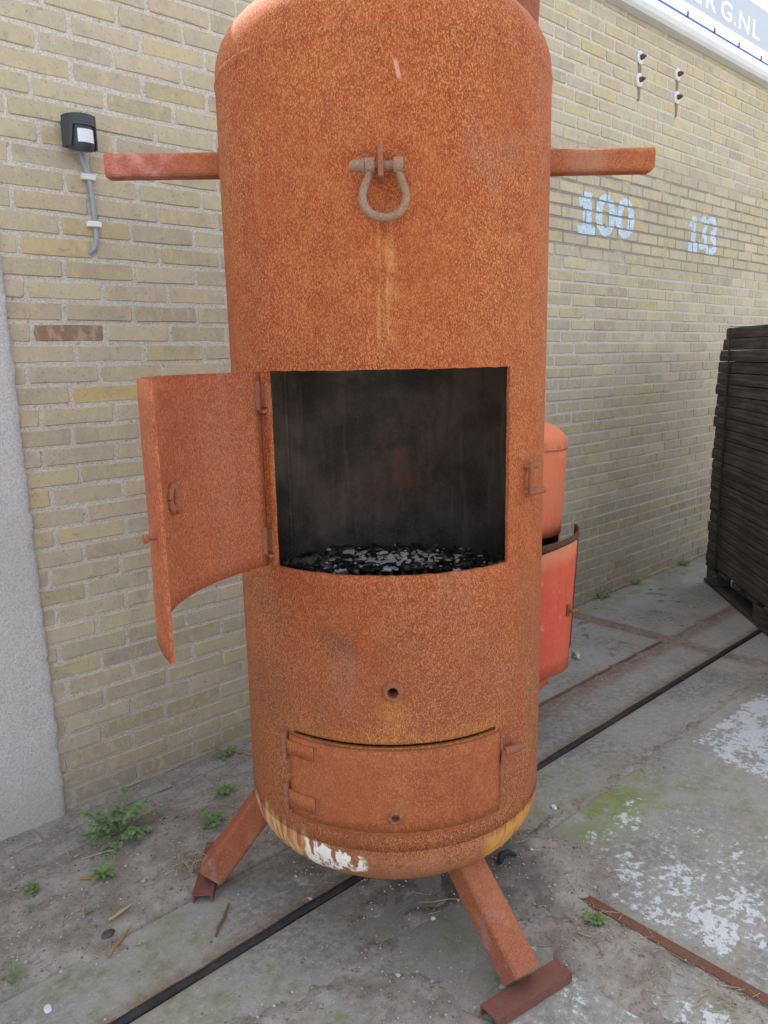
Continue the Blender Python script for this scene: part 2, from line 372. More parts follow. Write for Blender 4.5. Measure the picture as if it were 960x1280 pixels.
def soil_mat():
    M = Mat('dry_grey_soil', .95, .1); p = M.obj(); f = M.noise(p, 230, 4, .7); b = M.noise(p, 9, 5, .65); d = M.noise(p, 60, 4, .65)
    c = M.mix(b.up(.35, .68), (.225, .20, .175), (.35, .325, .295)); c = M.mix(d.up(.5, .7)*.6, c, (.12, .097, .075))
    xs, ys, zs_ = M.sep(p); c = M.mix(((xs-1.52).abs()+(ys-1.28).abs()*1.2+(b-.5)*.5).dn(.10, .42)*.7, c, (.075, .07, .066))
    x_, y_, z_ = M.sep(p); c = M.mix(x_.up(1.9, 2.4)*y_.up(1.38, 1.45)*d.up(.3, .5)*.6, c, (.18, .12, .085))
    c = M.mix(f.up(.6, .68)*.7, c, (.44, .41, .37)); c = M.mix(f.dn(.33, .4)*.6, c, (.07, .058, .048))
    M.color(c); M.bump(f+d*1.5, .0014); return M.mat
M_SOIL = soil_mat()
M_PAVER = plain('worn_grey_paver', (.255, .235, .215), .92, .15, .35, 90, .0015)
M_STEELEDGE = rust('rusty_steel_edge', mid=(.16, .075, .05), light=(.27, .15, .1), dark=(.08, .04, .03), brown=(.13, .07, .05), contrast=.6)
M_RUBBER = plain('black_rubber', (.028, .029, .031), .75, .3, .5, 150, .0012)
M_GROUND = plain('yard_concrete', (.30, .29, .27), .9, .2, .2, 2, .001)

# ------------------------------------------------------------------ GROUND
gm = MB(); gm.add([(-250, -250, 0), (250, -250, 0), (250, 250, 0), (-250, 250, 0)], [(0, 1, 2, 3)])
ground = gm.build('ground', M_GROUND, loc=(0, 0, -.034)); tag(ground, kind='structure')
pav = empty('pavement', (0, 0, 0), FRAME_ROT); tag(pav, kind='structure')
def slab(s0, s1, n0, n1, edges='', zt=0., zb=-.033):
    mb = MB(); mb.box(((s0+s1)/2, (n0+n1)/2, (zt+zb)/2), (s1-s0, n1-n0, zt-zb), bev=.005)
    o = mb.build('slab', M_CONC, pav)
    wd = .016
    for e in edges:                                     # steel angle let into the rim
        eb = MB(); h = .0035; z = zt+.0006
        if e == 'N': eb.box(((s0+s1)/2, n1-wd/2, z), (s1-s0-.03, wd, h), bev=.0012)
        if e == 'S': eb.box(((s0+s1)/2, n0+wd/2, z), (s1-s0-.03, wd, h), bev=.0012)
        if e == 'W': eb.box((s0+wd, (n0+n1)/2, z), (wd*2, n1-n0-.05, h), bev=.0012)
        if e == 'E': eb.box((s1-wd/2, (n0+n1)/2, z), (wd, n1-n0-.05, h), bev=.0012)
        eb.build('steel_edge', M_STEELEDGE, o)
    return o
SJ = [-4.42, -2.42, -.42, 1.605, 3.59, 5.6, 7.6, 9.6]
for a, b in zip(SJ[:-1], SJ[1:]):
    vis = a > -1
    slab(a+.008, b-.008, 1.506, 1.735, '')
    slab(a+.008, b-.008, 1.252, 1.477, '', zt=-.001)
    slab(a+.012, b-.012, -.76, 1.238, 'W' if 1.5 < a < 2 else '', zt=.001 if 1.5 < a < 2 else -.001)
    for k in range(1, 4): slab(a+.008, b-.008, -.76-2*k, -.775-2*(k-1), zt=rnd.uniform(-.002, .002))
for a, b in ((1.9, 3.565), (3.655, 5.6), (5.62, 7.6), (7.62, 9.6)):
    slab(a, b, 1.772, 2.395, 'S' if a < 3 else '', zt=-.001)
hs = MB(); N = 220
hs.tube([(-4.4+14*i/N, 1.491+.002*math.sin(i*.9)+.0015*math.sin(i*2.3), -.006+.0015*math.sin(i*1.7)) for i in range(N+1)], .0125, 8)
hs.build('rubber_seal', M_RUBBER, pav)
# pavers along the foot of the wall
pm = []
for v in range(4):
    mb = MB(); mb.box((0, 0, -.028), (.205+rnd.uniform(-.004, .004), .094, .06), bev=.006)
    pb = mb.build('paver', M_PAVER, pav); pm.append(pb.data)
    pb.location = (-1.6-.222*v, 2.348, rnd.uniform(-.004, .004))
for row, (nc, off) in enumerate(((2.349, .14), (2.247, .03), (2.146, .17))):
    for k in range(-6, 15):
        s = off+k*.217
        if s > 1.85: continue
        z = rnd.uniform(-.006, .005)-.004*row
        link_copy('paver', rnd.choice(pm), pav, (s+rnd.uniform(-.003, .003), nc+rnd.uniform(-.004, .004)-.004*math.sin(s*3), z), (rnd.uniform(-.03, .03), rnd.uniform(-.015, .015), rnd.uniform(-.02, .02)))
# soil: a height field that dips below the slabs where they are swept clean
def ss(a, b, x):
    t = min(1, max(0, (x-a)/(b-a))); return t*t*(3-2*t)
def soil_h(s, n):
    v = mnoise.fractal(Vector((s*3.1, n*3.1, 0)), 1., 2., 4); u = mnoise.fractal(Vector((s*16, n*16, 3)), 1., 2., 3)
    h = -.03
    h = max(h, -.03+.039*ss(1.69, 1.80, n+v*.05)*(1-ss(1.80, 2.05, s)) - .011*ss(1.98, 2.16, n+v*.12))
    r = math.hypot((s-1.62)/.30, (n-1.2)/.27)
    h = max(h, -.03+.040*(1-ss(.55, 1.25, r+v*.45)))
    r = math.hypot((s-1.48)/.13, (n-.86)/.30); h = max(h, -.03+.038*(1-ss(.5, 1.2, r+v*.5)))
    r = math.hypot((s-1.3)/.28, (n-1.62)/.13); h = max(h, -.03+.036*(1-ss(.5, 1.15, r+v*.5)))
    if abs(n-1.491) < .03: h = min(h, -.012)
    if s < 1.75 and .99 < n < 1.4: h = max(h, -.006)
    if 1.2 < n < 1.29:
        if s < 1.75: h = max(h, .0035-.35*abs(n-1.245)**1.25+u*.004+v*.004)
        else: h = max(h, .0012-.55*abs(n-1.25)**1.2+u*.003+v*.002)
    if 1.56 < s < 1.625 and n < 1.24: h = max(h, -.0005+u*.003)
    if n > 1.74 and s > 1.8: h = max(h, -.0045)
    if abs(n-1.753) < .03 and s > 1.7: h = max(h, -.0015)
    if s > 3 and abs(s-(3.61 if n > 1.75 else 3.59)) < .05: h = max(h, -.001)         # fills the joints round the slabs by the wall
    if s < 1.75: h = max(h, -.03+.033*ss(.0, .55, v+.20*(1-abs(n-1.2)/.5)))*(1 if n < 1.72 else 1)
    if abs(n-1.491) < .022: h = min(h, -.014)
    return h+u*.0065+v*.003
gs, gn = frange(-2.2, 5.8, .0125), frange(.35, 2.41, .0125)
sb = MB(); ng = len(gn)
H = [[soil_h(s, n) for n in gn] for s in gs]
for i, s in enumerate(gs):
    for j, n in enumerate(gn): sb.v.append((s, n, H[i][j]))
for i in range(len(gs)-1):
    for j in range(ng-1):
        if max(H[i][j], H[i+1][j], H[i][j+1], H[i+1][j+1]) > -.018:
            sb.f.append((i*ng+j, (i+1)*ng+j, (i+1)*ng+j+1, i*ng+j+1)); sb.m.append(0); sb.sm.append(True)
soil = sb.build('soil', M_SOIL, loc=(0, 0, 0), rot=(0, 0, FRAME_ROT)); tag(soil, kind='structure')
def gz(s, n):
    return max(soil_h(s, n), 0 if (n < 1.74 or s > 1.9) else -.02)

# ------------------------------------------------------------------ BRICK WALL
wall = empty('brick_wall', PN*WALL_N, FRAME_ROT)
tag(wall, 'long khaki brick wall with pale mortar joints behind the stoves', 'wall')
WS0, WS1, WH = -2.2, 9.3, 3.205
mc = MB(); mc.box(((WS0+WS1)/2, .155, WH/2-.1), (WS1-WS0, .304, WH+.2)); mc.build('mortar_core', M_MORTAR, wall)
CZ, C0, PITCHB = .062, .0124, .2232
def pick_tone(s, z):
    r = rnd.random()
    base = (.50, .432, .32)
    if r < .10: base = (.53, .44, .275)
    elif r < .22: base = (.475, .405, .295)
    elif r < .235: base = (.43, .35, .27)
    elif r < .45: base = (.53, .455, .33)
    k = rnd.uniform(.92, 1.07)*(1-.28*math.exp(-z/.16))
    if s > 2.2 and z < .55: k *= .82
    return (base[0]*k*rnd.uniform(.97, 1.03), base[1]*k, base[2]*k*rnd.uniform(.92, 1.06))
def brick_mesh(L, Hh, simple=False, seed=0):
    q = random.Random(seed); mb = MB(); a, b = L/2, Hh/2
    if simple:
        rim = [(-a, -b), (a, -b), (a, b), (-a, b)]
    else:
        e = .004
        rim = [(-a+e, -b), (-a*.3, -b+q.uniform(-.001, .0015)), (a*.35, -b+q.uniform(-.001, .0015)), (a-e, -b), (a, -b+e*1.2), (a, b-e), (a-e*1.3, b), (a*.1, b+q.uniform(-.0015, .001)), (-a+e, b), (-a, 0)]
        rim = [(x*(1-abs(q.gauss(0, .008)))+q.uniform(-.0012, .0012), y*(1-abs(q.gauss(0, .035)))+q.uniform(-.0008, .0008)) for x, y in rim]
    n = len(rim); ins = [(x-math.copysign(.0028, x), y-math.copysign(.0026, y) if abs(y) > .004 else y) for x, y in rim]
    vs = [(x, 0, y) for x, y in ins]+[(x, .0035, y) for x, y in rim]+[(x, .03, y) for x, y in rim]
    fs = [tuple(range(n))]
    for i in range(n):
        j = (i+1) % n; fs += [(n+i, n+j, j, i), (2*n+i, 2*n+j, n+j, n+i)]
    mb.add(vs, fs); return mb
def proj(P):
    d = P-Vector((0, 0, CAM_H)); w_ = d.dot(fw)
    return (480+CAM_F*d.dot(rt)/w_, 640-CAM_F*d.dot(up)/w_, w_) if w_ > .1 else (-9999, -9999, 1)
bricks = []
for c in range(-1, 52):
    z0 = C0+c*CZ; off = .150 if c % 2 == 0 else .044
    s = off-12*PITCHB+rnd.uniform(-.006, .006)
    while s < WS1:
        e = PITCHB+rnd.uniform(-.006, .006); s0, s1 = s+.0046, s+e-.0046; s += e
        if s0 < WS0 or s1 > WS1: continue
        if s1 < .70: continue                          # behind the concrete pillar
        bricks.append((s0, s1, z0+.0052+rnd.uniform(-.0012, .0012), z0+CZ-.0052+rnd.uniform(-.0012, .0012), c))
def area(bk):
    s0, s1, z0, z1, c = bk
    q = [proj(SN(a, WALL_N, z)) for a, z in ((s0, z0), (s1, z0), (s1, z1), (s0, z1))]
    cx = sum(t[0] for t in q)/4; cy = sum(t[1] for t in q)/4
    if not (-30 < cx < 985 and -20 < cy < 1290): return 0
    if 295 < cx < 668: return 0                         # wholly behind the big stove
    return abs(sum(q[i][0]*q[(i+1) % 4][1]-q[(i+1) % 4][0]*q[i][1] for i in range(4)))/2
order = sorted(range(len(bricks)), key=lambda i: -area(bricks[i])); singles = set(order[:300])
meshes = []
for v in range(14):
    mb = brick_mesh(PITCHB-.010, .0516, seed=v)
    me = bpy.data.meshes.new('brick'); me.from_pydata(mb.v, [], mb.f); me.materials.append(M_BRICK); meshes.append(me)
far = MB(); fcol = []
for i, bk in enumerate(bricks):
    s0, s1, z0, z1, c = bk
    flat = 3.4 < s0 < 5.4 and 1.95 < z0 < 2.35
    dy = 0 if flat else rnd.uniform(-.0025, .002)
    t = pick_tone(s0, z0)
    cpx = proj(SN((s0+s1)/2, WALL_N, (z0+z1)/2))
    if i in singles:
        o = link_copy('brick', rnd.choice(meshes), wall, ((s0+s1)/2, dy, (z0+z1)/2), (0, rnd.uniform(-.006, .006) if not flat else 0, 0), ((s1-s0)/(PITCHB-.010), 1, (z1-z0)/.0516))
        if abs(cpx[0]-78) < 30 and abs(cpx[1]-419) < 10: t = (.30, .19, .14)
        if abs(cpx[0]-112) < 30 and abs(cpx[1]-497) < 10: t = (.56, .44, .21)
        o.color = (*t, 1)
    else:
        mb = brick_mesh(s1-s0, z1-z0, simple=True)
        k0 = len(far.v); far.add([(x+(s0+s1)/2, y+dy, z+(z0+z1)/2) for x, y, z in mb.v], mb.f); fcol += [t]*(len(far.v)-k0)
fo = far.build('brick_field', M_BRICKS, wall); fo['kind'] = 'stuff'
ca = fo.data.color_attributes.new('tone', 'FLOAT_COLOR', 'POINT'); ca.data.foreach_set('color', [x for t in fcol for x in (*t, 1)])
# roof slab of the building the wall belongs to
rb = MB(); rb.box(((WS0+WS1)/2, 3.3, 3.08), (WS1-WS0, 6.0, .2)); rb.build('roof', M_GROUND, wall)
# concrete pillar flush with the wall, left
pl = empty('concrete_pillar', PN*WALL_N, FRAME_ROT); tag(pl, 'pale rough concrete pillar with a ragged pebbly edge at the left end of the bricks', 'pillar')
pb = MB(); zs = frange(-.03, 3.2, .012); q = random.Random(3)
sx = [-1.6, -.6, 0, .3, .5, .62, .70, .75]
edge = [.783+mnoise.fractal(Vector((0, z*22, 1)), 1, 2, 4)*.0085+mnoise.noise(Vector((4, z*2.5, 1)))*.004 for z in zs]
rows = []
for j, z in enumerate(zs):
    row = [(a, -.016+mnoise.noise(Vector((a*9, z*9, 5)))*.0015, z) for a in sx]
    row += [(edge[j]-.014, -.0165+q.uniform(-.002, .001), z), (edge[j]-.004, -.011+q.uniform(-.003, .003), z+q.uniform(-.003, .003)), (edge[j], .012, z)]
    row = [(x-.013*max(0, z-.3)/1.5 if x > .7 else x, y, zz) for x, y, zz in row]
    rows.append(row)
nw = len(rows[0])
pb.add([v for r in rows for v in r], [(j*nw+i, j*nw+i+1, (j+1)*nw+i+1, (j+1)*nw+i) for j in range(len(zs)-1) for i in range(nw-1)], 0, True)
pb.build('pillar_face', M_PILLAR, pl)
wp = MB(); wp.box((-.42, .14, 1.585), (2.38, .29, 3.23)); wp.build('pillar_body', M_PILLAR, pl)

# painted numbers on the bricks
M_PAINT = plain('pale_blue_stencil_paint', (.52, .66, .80), .7, .3, .15, 70, .0004)
def seg(p, a, b):
    d = (b[0]-a[0], b[1]-a[1]); t = ((p[0]-a[0])*d[0]+(p[1]-a[1])*d[1])/(d[0]**2+d[1]**2); t = min(1, max(0, t))
    return math.hypot(p[0]-a[0]-d[0]*t, p[1]-a[1]-d[1]*t)
def dig(ch, u, v):                                      # u across 0..1, v up 0..1, aspect about 0.9
    wv = .0
    if ch == '0':
        e = math.hypot((u-.5)/.5, (v-.5)/.5); i = math.hypot((u-.5)/.17, (v-.5)/.31); return e < 1 and i > 1
    if ch == '1':
        if v < .20: return .05 < u < .92
        if .28 < u < .72: return v < 1
        return seg((u, v), (.16, .74), (.40, .93)) < .10
    if ch == '3':
        if u < 0: return False
        top = math.hypot((u-.40)/.52, (v-.735)/.27) < 1 and not math.hypot((u-.34)/.24, (v-.735)/.10) < 1 and (u > .34 or v > .735)
        bot = math.hypot((u-.40)/.60, (v-.28)/.29) < 1 and not math.hypot((u-.34)/.26, (v-.28)/.11) < 1 and (u > .34 or v < .28)
        return top or bot
def number(label, digs):
    root = empty('painted_number', PN*WALL_N, FRAME_ROT); tag(root, label, 'painted number')
    for ch, s0, s1, z0, z1 in digs:
        mb = MB(); st = .004
        for bs0, bs1, bz0, bz1, c in bricks:
            if bs1 < s0-.02 or bs0 > s1+.02 or bz1 < z0 or bz0 > z1: continue
            for i in range(int((bs1-bs0+.004)/st)):
                for j in range(int((bz1-bz0+.004)/st)):
                    x, z = bs0-.002+i*st, bz0-.002+j*st
                    u, v = (x+st/2-s0)/(s1-s0), (z+st/2-z0)/(z1-z0)
                    u += mnoise.noise(Vector((x*40, z*40, 2)))*.05; v += mnoise.noise(Vector((x*40, z*40, 9)))*.03
                    if not dig(ch, u, v): continue
                    if mnoise.fractal(Vector((x*90, z*90, 0)), 1, 2, 3) > .40: continue
                    mb.add([(x, -.0009, z), (x+st, -.0009, z), (x+st, -.0009, z+st), (x, -.0009, z+st)], [(0, 1, 2, 3)])
        mb.build('digit', M_PAINT, root)
number('pale blue number 100 painted on the bricks right of the tall stove', [('1', 3.635, 3.825, 2.058, 2.272), ('0', 3.812, 4.008, 2.066, 2.284), ('0', 4.012, 4.212, 2.072, 2.286)])
number('smaller pale blue number 133 painted on the bricks above the dark board stack', [('1', 4.868, 5.008, 2.078, 2.275), ('3', 5.02, 5.13, 2.085, 2.288), ('3', 5.122, 5.275, 2.058, 2.294)])

# anchor bolts with washers
M_WASHER = plain('pale_zinc_washer', (.68, .69, .70), .5, .4, .12, 80, .0003)
M_BOLT = plain('dark_bolt_steel', (.07, .062, .06), .55, .5, .3, 90, .0004)
M_STREAK = plain('rust_streak', (.27, .18, .125), .9, .1, .25, 60, .0002)
for s, z, lb in ((4.201, 3.021, 'upper zinc washer with dark bolt of the left pair high on the brick wall'), (4.202, 2.909, 'lower zinc washer with dark bolt of the left pair high on the brick wall'),
                 (4.630, 3.027, 'upper zinc washer with dark bolt of the right pair, nearer the banner end'), (4.634, 2.904, 'lower zinc washer with dark bolt of the right pair, above number 133')):
    b = empty('wall_anchor', PN*WALL_N+AL*s+Vector((0, 0, z)), FRAME_ROT); tag(b, lb, 'wall anchor', 'washers and bolts on the upper brick wall')
    Mx = Matrix.Rotation(math.pi/2, 3, 'X')
    a = MB(); a.tube([(0, .004, 0), (0, -.004, 0), (0, -.0075, 0)], [.034, .034, .024], 24, smooth=False); a.build('washer', M_WASHER, b)
    a = MB(); a.tube([(0, -.0075, 0), (0, -.022, 0)], .015, 6, smooth=False); a.tube([(0, -.022, 0), (0, -.036, -.001)], .008, 10); a.build('bolt', M_BOLT, b)
    a = MB(); hw = .017
    a.add([(-hw, -.0016, -.03), (hw, -.0016, -.03), (hw*.7, -.0016, -.10), (-hw*.5, -.0016, -.115)], [(3, 2, 1, 0)]); a.build('rust_stain', M_STREAK, b)

# motion sensor with cable
M_SENS = plain('charcoal_plastic', (.045, .052, .062), .45, .4, .12, 40, .0001)
M_LENS = plain('milky_lens', (.70, .74, .78), .35, .45, .05, 40, .0001)
M_WHITE = plain('white_plastic', (.72, .74, .76), .5, .4, .08, 40, .0001)
M_CABLE = plain('blue_grey_cable', (.30, .33, .38), .55, .35, .15, 60, .0002)
ms = empty('motion_sensor', PN*WALL_N+AL*1.012+Vector((0, 0, 2.092)), FRAME_ROT); tag(ms, 'charcoal motion sensor with white lens fixed high on the left bricks', 'motion sensor')
a = MB(); a.box((0, -.018, .005), (.075, .036, .075), bev=.006); a.build('back_box', M_SENS, ms)
hd = MB(); pts = []
for k in range(17):
    t = math.pi*k/16; pts.append((-.047*math.cos(t), -.034-.062*math.sin(t)**.8))
ring = lambda z0, z1, o: [(x*o, -.034+(y+.034)*o, z0) for x, y in pts]+[(x*o, -.034+(y+.034)*o, z1) for x, y in pts]
zlow = [.046-(.085 if k in (0, 1, 2, 3, 13, 14, 15, 16) else .030) for k in range(17)]
vo = [(x, y, .046) for x, y in pts]+[(x, y, zlow[k]) for k, (x, y) in enumerate(pts)]
vi = [(x*.9, -.034+(y+.034)*.92, .040) for x, y in pts]+[(x*.9, -.034+(y+.034)*.92, zlow[k]) for k, (x, y) in enumerate(pts)]
n = 17; fs = [(i, i+1, n+i+1, n+i)[::-1] for i in range(n-1)]
hd.add(vo, fs+[tuple(range(n))]); hd.add(vi, [(i, i+1, n+i+1, n+i) for i in range(n-1)]+[tuple(range(n))[::-1]])
hd.add(vo[n:]+vi[n:], [(i, i+1, n+i+1, n+i) for i in range(n-1)])
hd.build('hood', M_SENS, ms)
a = MB(); a.tube([(0, -.055, .036), (0, -.055, -.035), (0, -.053, -.046)], [.036, .036, .028], 20); a.build('sensor_head', M_SENS, ms)
a = MB(); vs = []
for k in range(9):
    t = R_(-38+76*k/8); vs += [(.0375*math.sin(t), -.055-.0375*math.cos(t), -.03), (.0375*math.sin(t), -.055-.0375*math.cos(t), .006)]
a.add(vs, [(2*k, 2*k+2, 2*k+3, 2*k+1) for k in range(8)], 0, True); a.build('lens', M_LENS, ms)
cb = empty('cable', PN*WALL_N, FRAME_ROT); tag(cb, 'blue grey cable clipped to the bricks below the motion sensor', 'cable')
a = MB(); a.tube([(1.022, -.012, 2.065), (1.030, -.010, 2.03), (1.044, -.009, 1.985), (1.049, -.009, 1.92), (1.051, -.009, 1.85), (1.050, -.012, 1.81), (1.043, -.014, 1.785), (1.033, -.008, 1.772), (1.028, .004, 1.768)], .0075, 10); a.build('cable_run', M_CABLE, cb)
for s, z in ((1.0445, 1.985), (1.050, 1.852)):
    a = MB(); a.box((s-.004, -.011, z), (.042, .020, .017), bev=.003); a.build('cable_clip', M_WHITE, cb)

# banner on the roof edge
bn = empty('banner', PN*WALL_N, FRAME_ROT); tag(bn, 'long white roof banner with blue stripe and white letters above the brick wall', 'banner')
M_FRAME = plain('grey_white_profile', (.60, .61, .61), .5, .4, .06, 8, .0002)
def cloth(name, c, tr):
    M = Mat(name, .6, .3); nt = M.nt; M.color(c)
    t = nt.nodes.new('ShaderNodeBsdfTranslucent'); t.inputs[0].default_value = (*c, 1)
    mx = nt.nodes.new('ShaderNodeMixShader'); mx.inputs[0].default_value = tr
    out = [x for x in nt.nodes if x.type == 'OUTPUT_MATERIAL'][0]
    nt.links.new(M.b.outputs[0], mx.inputs[1]); nt.links.new(t.outputs[0], mx.inputs[2]); nt.links.new(mx.outputs[0], out.inputs[0]); return M.mat
M_CLOTH = cloth('white_banner_cloth', (.86, .87, .88), .5); M_BAND = plain('grey_blue_banner_print', (.50, .55, .63), .6, .3, .03, 5, .0001)
M_BLUE = cloth('blue_banner_stripe', (.10, .20, .72), .4); M_LETTER = plain('white_banner_letters', (.94, .94, .94), .6, .3, .02, 5, .0001)
b0, b1 = 2.0, 9.3
pr = [(-.005, 3.203), (-.055, 3.206), (-.068, 3.222), (-.070, 3.25), (-.060, 3.262), (-.052, 3.268), (-.02, 3.268), (-.005, 3.262)]
a = MB(); n = len(pr); a.add([(b0, y, z) for y, z in pr]+[(b1, y, z) for y, z in pr], [(i, (i+1) % n, n+(i+1) % n, n+i)[::-1] for i in range(n)]+[tuple(range(n)), tuple(range(n, 2*n))[::-1]]); a.build('frame_rail', M_FRAME, bn)
def sheet(name, z0, z1, y, mat, thick=.002, s0=b0, s1=b1):
    a = MB(); a.box(((s0+s1)/2, y, (z0+z1)/2), (s1-s0, thick, z1-z0)); return a.build(name, mat, bn)
sheet('banner_cloth', 3.266, 4.15, -.030, M_CLOTH)
sheet('blue_stripe', 3.319, 3.331, -.0325, M_BLUE)
sheet('grey_print_band', 3.395, 3.63, -.0325, M_BAND)
for k in range(-5, 14):
    s = 4.302+.345*k
    a = MB(); a.box((s, -.036, 3.338), (.012, .008, .032), bev=.002); a.build('tie', M_BOLT, bn)
def letter(ch, s0, s1, z0, z1):
    cu = bpy.data.curves.new('letter', 'FONT'); cu.body = ch; cu.offset = .018; cu.extrude = .0
    to = bpy.data.objects.new('letter', cu); col.objects.link(to); dg = bpy.context.evaluated_depsgraph_get()
    me = bpy.data.meshes.new_from_object(to.evaluated_get(dg)); col.objects.unlink(to); bpy.data.objects.remove(to)
    xs = [v.co.x for v in me.vertices]; ys = [v.co.y for v in me.vertices]
    for v in me.vertices:
        x = (v.co.x-min(xs))/(max(xs)-min(xs)); y = (v.co.y-min(ys))/(max(ys)-min(ys))
        v.co = (s0+x*(s1-s0), -.0345, z0+y*(z1-z0))
    me.materials.clear(); me.materials.append(M_LETTER)
    o = bpy.data.objects.new('letter', me); col.objects.link(o); o.parent = bn
for ch, s0, s1, z0, z1 in (('E', 4.70, 4.81, 3.43, 3.535), ('R', 4.86, 5.00, 3.43, 3.535), ('G', 5.06, 5.215, 3.43, 3.535), ('.', 5.25, 5.275, 3.43, 3.452), ('N', 5.315, 5.475, 3.43, 3.535), ('L', 5.525, 5.635, 3.43, 3.535)):
    letter(ch, s0, s1, z0, z1)

# ------------------------------------------------------------------ BIG RUSTY STOVE (origin on the ground under its axis)
SX, SY, SR = .017, 1.95, .383
st = empty('wood_stove', (SX, SY, 0)); tag(st, 'tall rust orange cylindrical wood stove with an open fire door, on splayed legs', 'stove')
TH = .008
OP = (-42.5, 42.0, .988, 1.416)                          # fire opening
def rfun(t, z):
    d = mnoise.noise(Vector((math.sin(R_(t))*3, math.cos(R_(t))*3, z*3)))*.0012
    tt = t if t <= 180 else t-360
    d -= .006*math.exp(-((tt+18)/7)**2-((z-.80)/.05)**2)
    d += .0018*math.exp(-((z-2.036)/.005)**2)
    return d
ths = merged(frange(-180, 180, 4), frange(-46, 46, 2), [OP[0], OP[1], -37.5, 37.0, -2.6, 1.0, -.8])
ths = [t for t in ths]
zs = merged(frange(.34, 2.045, .03), [OP[2], OP[3], .596, .604, .717, .743], frange(2.017, 2.045, .004))
def skip(t, z):
    if OP[0] < t < OP[1] and OP[2] < z < OP[3]: return True
    if -37.5 < t < 37.0 and (.596 < z < .604): return True
    if -2.6 < t < 1.0 and .717 < z < .743: return True
    return False
sh = curved(SR-TH, SR, ths, zs, skip, mi_in=1, rfun=rfun)
def head(z0, b, n, sgn):
    prof = []
    for k in range(25):
        a = math.pi/2*k/24; r = SR*max(math.cos(a), 0)**(2/n); z = z0+sgn*b*math.sin(a)**(2/n); prof.append((max(r, .0005), z))
    return prof
hp = head(2.045, .20, 2.2, 1)
sh.lathe(hp, n=72, mi=0); lp = head(.34, .185, 2.3, -1)
sh.lathe(lp[::-1], n=72, mi=0)
sh.lathe([(r-TH, z-.002) for r, z in hp if r > .02][::-1], n=48, mi=1)
def ragged(v):
    x, y, z = v; a = math.atan2(x, -y)
    if abs(math.degrees(a)) < 44 and (abs(z-OP[2]) < 1e-5 or abs(z-OP[3]) < 1e-5): z += mnoise.fractal(Vector((a*30, z*9, 1)), 1, 2, 3)*.0022
    if y < -.2 and OP[2]-.01 < z < OP[3]+.01 and (abs(math.degrees(a)-OP[0]) < .3 or abs(math.degrees(a)-OP[1]) < .3):
        k = 1+mnoise.fractal(Vector((z*30, a, 4)), 1, 2, 3)*.006; x *= k
    return (x, y, z)
sh.v = [ragged(v) for v in sh.v]
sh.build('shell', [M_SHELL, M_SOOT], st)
for xs_ in (-1, 1):                                       # weld round each lifting bar
    wb = MB(); zc = 1.8905 if xs_ < 0 else 1.883; loop = []
    for k in range(33):
        t = 2*math.pi*k/32; yy = .031*max(-1, min(1, 1.35*math.cos(t))); zz_ = .030*max(-1, min(1, 1.35*math.sin(t)))
        loop.append((xs_*math.sqrt(SR**2-yy*yy), yy, zc+zz_))
    wb.tube(loop, [.0045+.0013*math.sin(k*2.3) for k in range(33)], 6, cap=False); wb.build('weld_bead', M_RUSTB, st)
# inner weld seam, grate
a = MB(); cx_, cy_ = -.284, .238
k_ = (SR-TH-.001)/math.hypot(cx_, cy_); a.tube([(cx_*k_, cy_*k_, .80), (cx_*k_, cy_*k_, 1.95)], .006, 6); a.build('weld_seam', M_SOOT, st)
gr = MB(); RG = SR-TH-.004; GZ = .868
gr.lathe([(RG, GZ-.02), (RG-.012, GZ-.02), (RG-.012, GZ), (RG, GZ)], n=48, smooth=False)
for k in range(-11, 12):
    x = k*.031; L = math.sqrt(max(0, (RG-.006)**2-x*x)); gr.box((x, 0, GZ-.008), (.010, 2*L, .014))
for k in range(-3, 4):
    y = k*.1; L = math.sqrt(max(0, (RG-.006)**2-y*y)); gr.box((0, y, GZ-.021), (2*L, .010, .010))
gr.build('grate', M_SOOT, st)
# draught hole
def hole_ring(name, t, z, R0, r_out, r_in, proud, depth, mat, parent):
    c0 = on_cyl(R0, t, z); nrm = on_cyl(1, t, 0).normalized(); a = MB()
    ux = Vector((0, 0, 1)).cross(nrm).normalized(); uz = Vector((0, 0, 1)); n = 24
    prof = [(r_out*1.28, -.0015), (r_out*1.12, proud*.45), (r_out, proud), (r_in+.001, proud), (r_in, proud-.002), (r_in, -depth)]
    vs = [c0+nrm*h+(ux*math.cos(2*math.pi*k/n)+uz*math.sin(2*math.pi*k/n))*r for r, h in prof for k in range(n)]
    a.add(vs, [(i*n+k, i*n+(k+1) % n, (i+1)*n+(k+1) % n, (i+1)*n+k) for i in range(len(prof)-1) for k in range(n)], 0, True)
    return a.build(name, mat, parent)
hole_ring('draught_socket', -.8, .730, SR, .0195, .0118, .012, .03, M_RUSTB, st)
# lifting bars
def rtube(L, wv, hv, th):                                # hollow rounded square tube along x, from 0 to L
    def sec(a, b, r):
        pts = []
        for cx, cy, a0 in ((a-r, b-r, 0), (-a+r, b-r, 90), (-a+r, -b+r, 180), (a-r, -b+r, 270)):
            for k in range(4): t = R_(a0+30*k); pts.append((cx+r*math.cos(t), cy+r*math.sin(t)))
        return pts
    o = sec(wv/2, hv/2, .012); i = sec(wv/2-th, hv/2-th, .008); n = len(o); a = MB()
    vs = [(0, y, z) for y, z in o]+[(L, y, z) for y, z in o]+[(0, y, z) for y, z in i]+[(L, y, z) for y, z in i]
    f = []
    for k in range(n):
        j = (k+1) % n; f += [(k, j, n+j, n+k), (2*n+j, 2*n+k, 3*n+k, 3*n+j), (n+k, n+j, 3*n+j, 3*n+k), (j, k, 2*n+k, 2*n+j)]
    a.add(vs, f); return a
def shift(mb, fn): mb.v = [tuple(fn(Vector(v))) for v in mb.v]; return mb
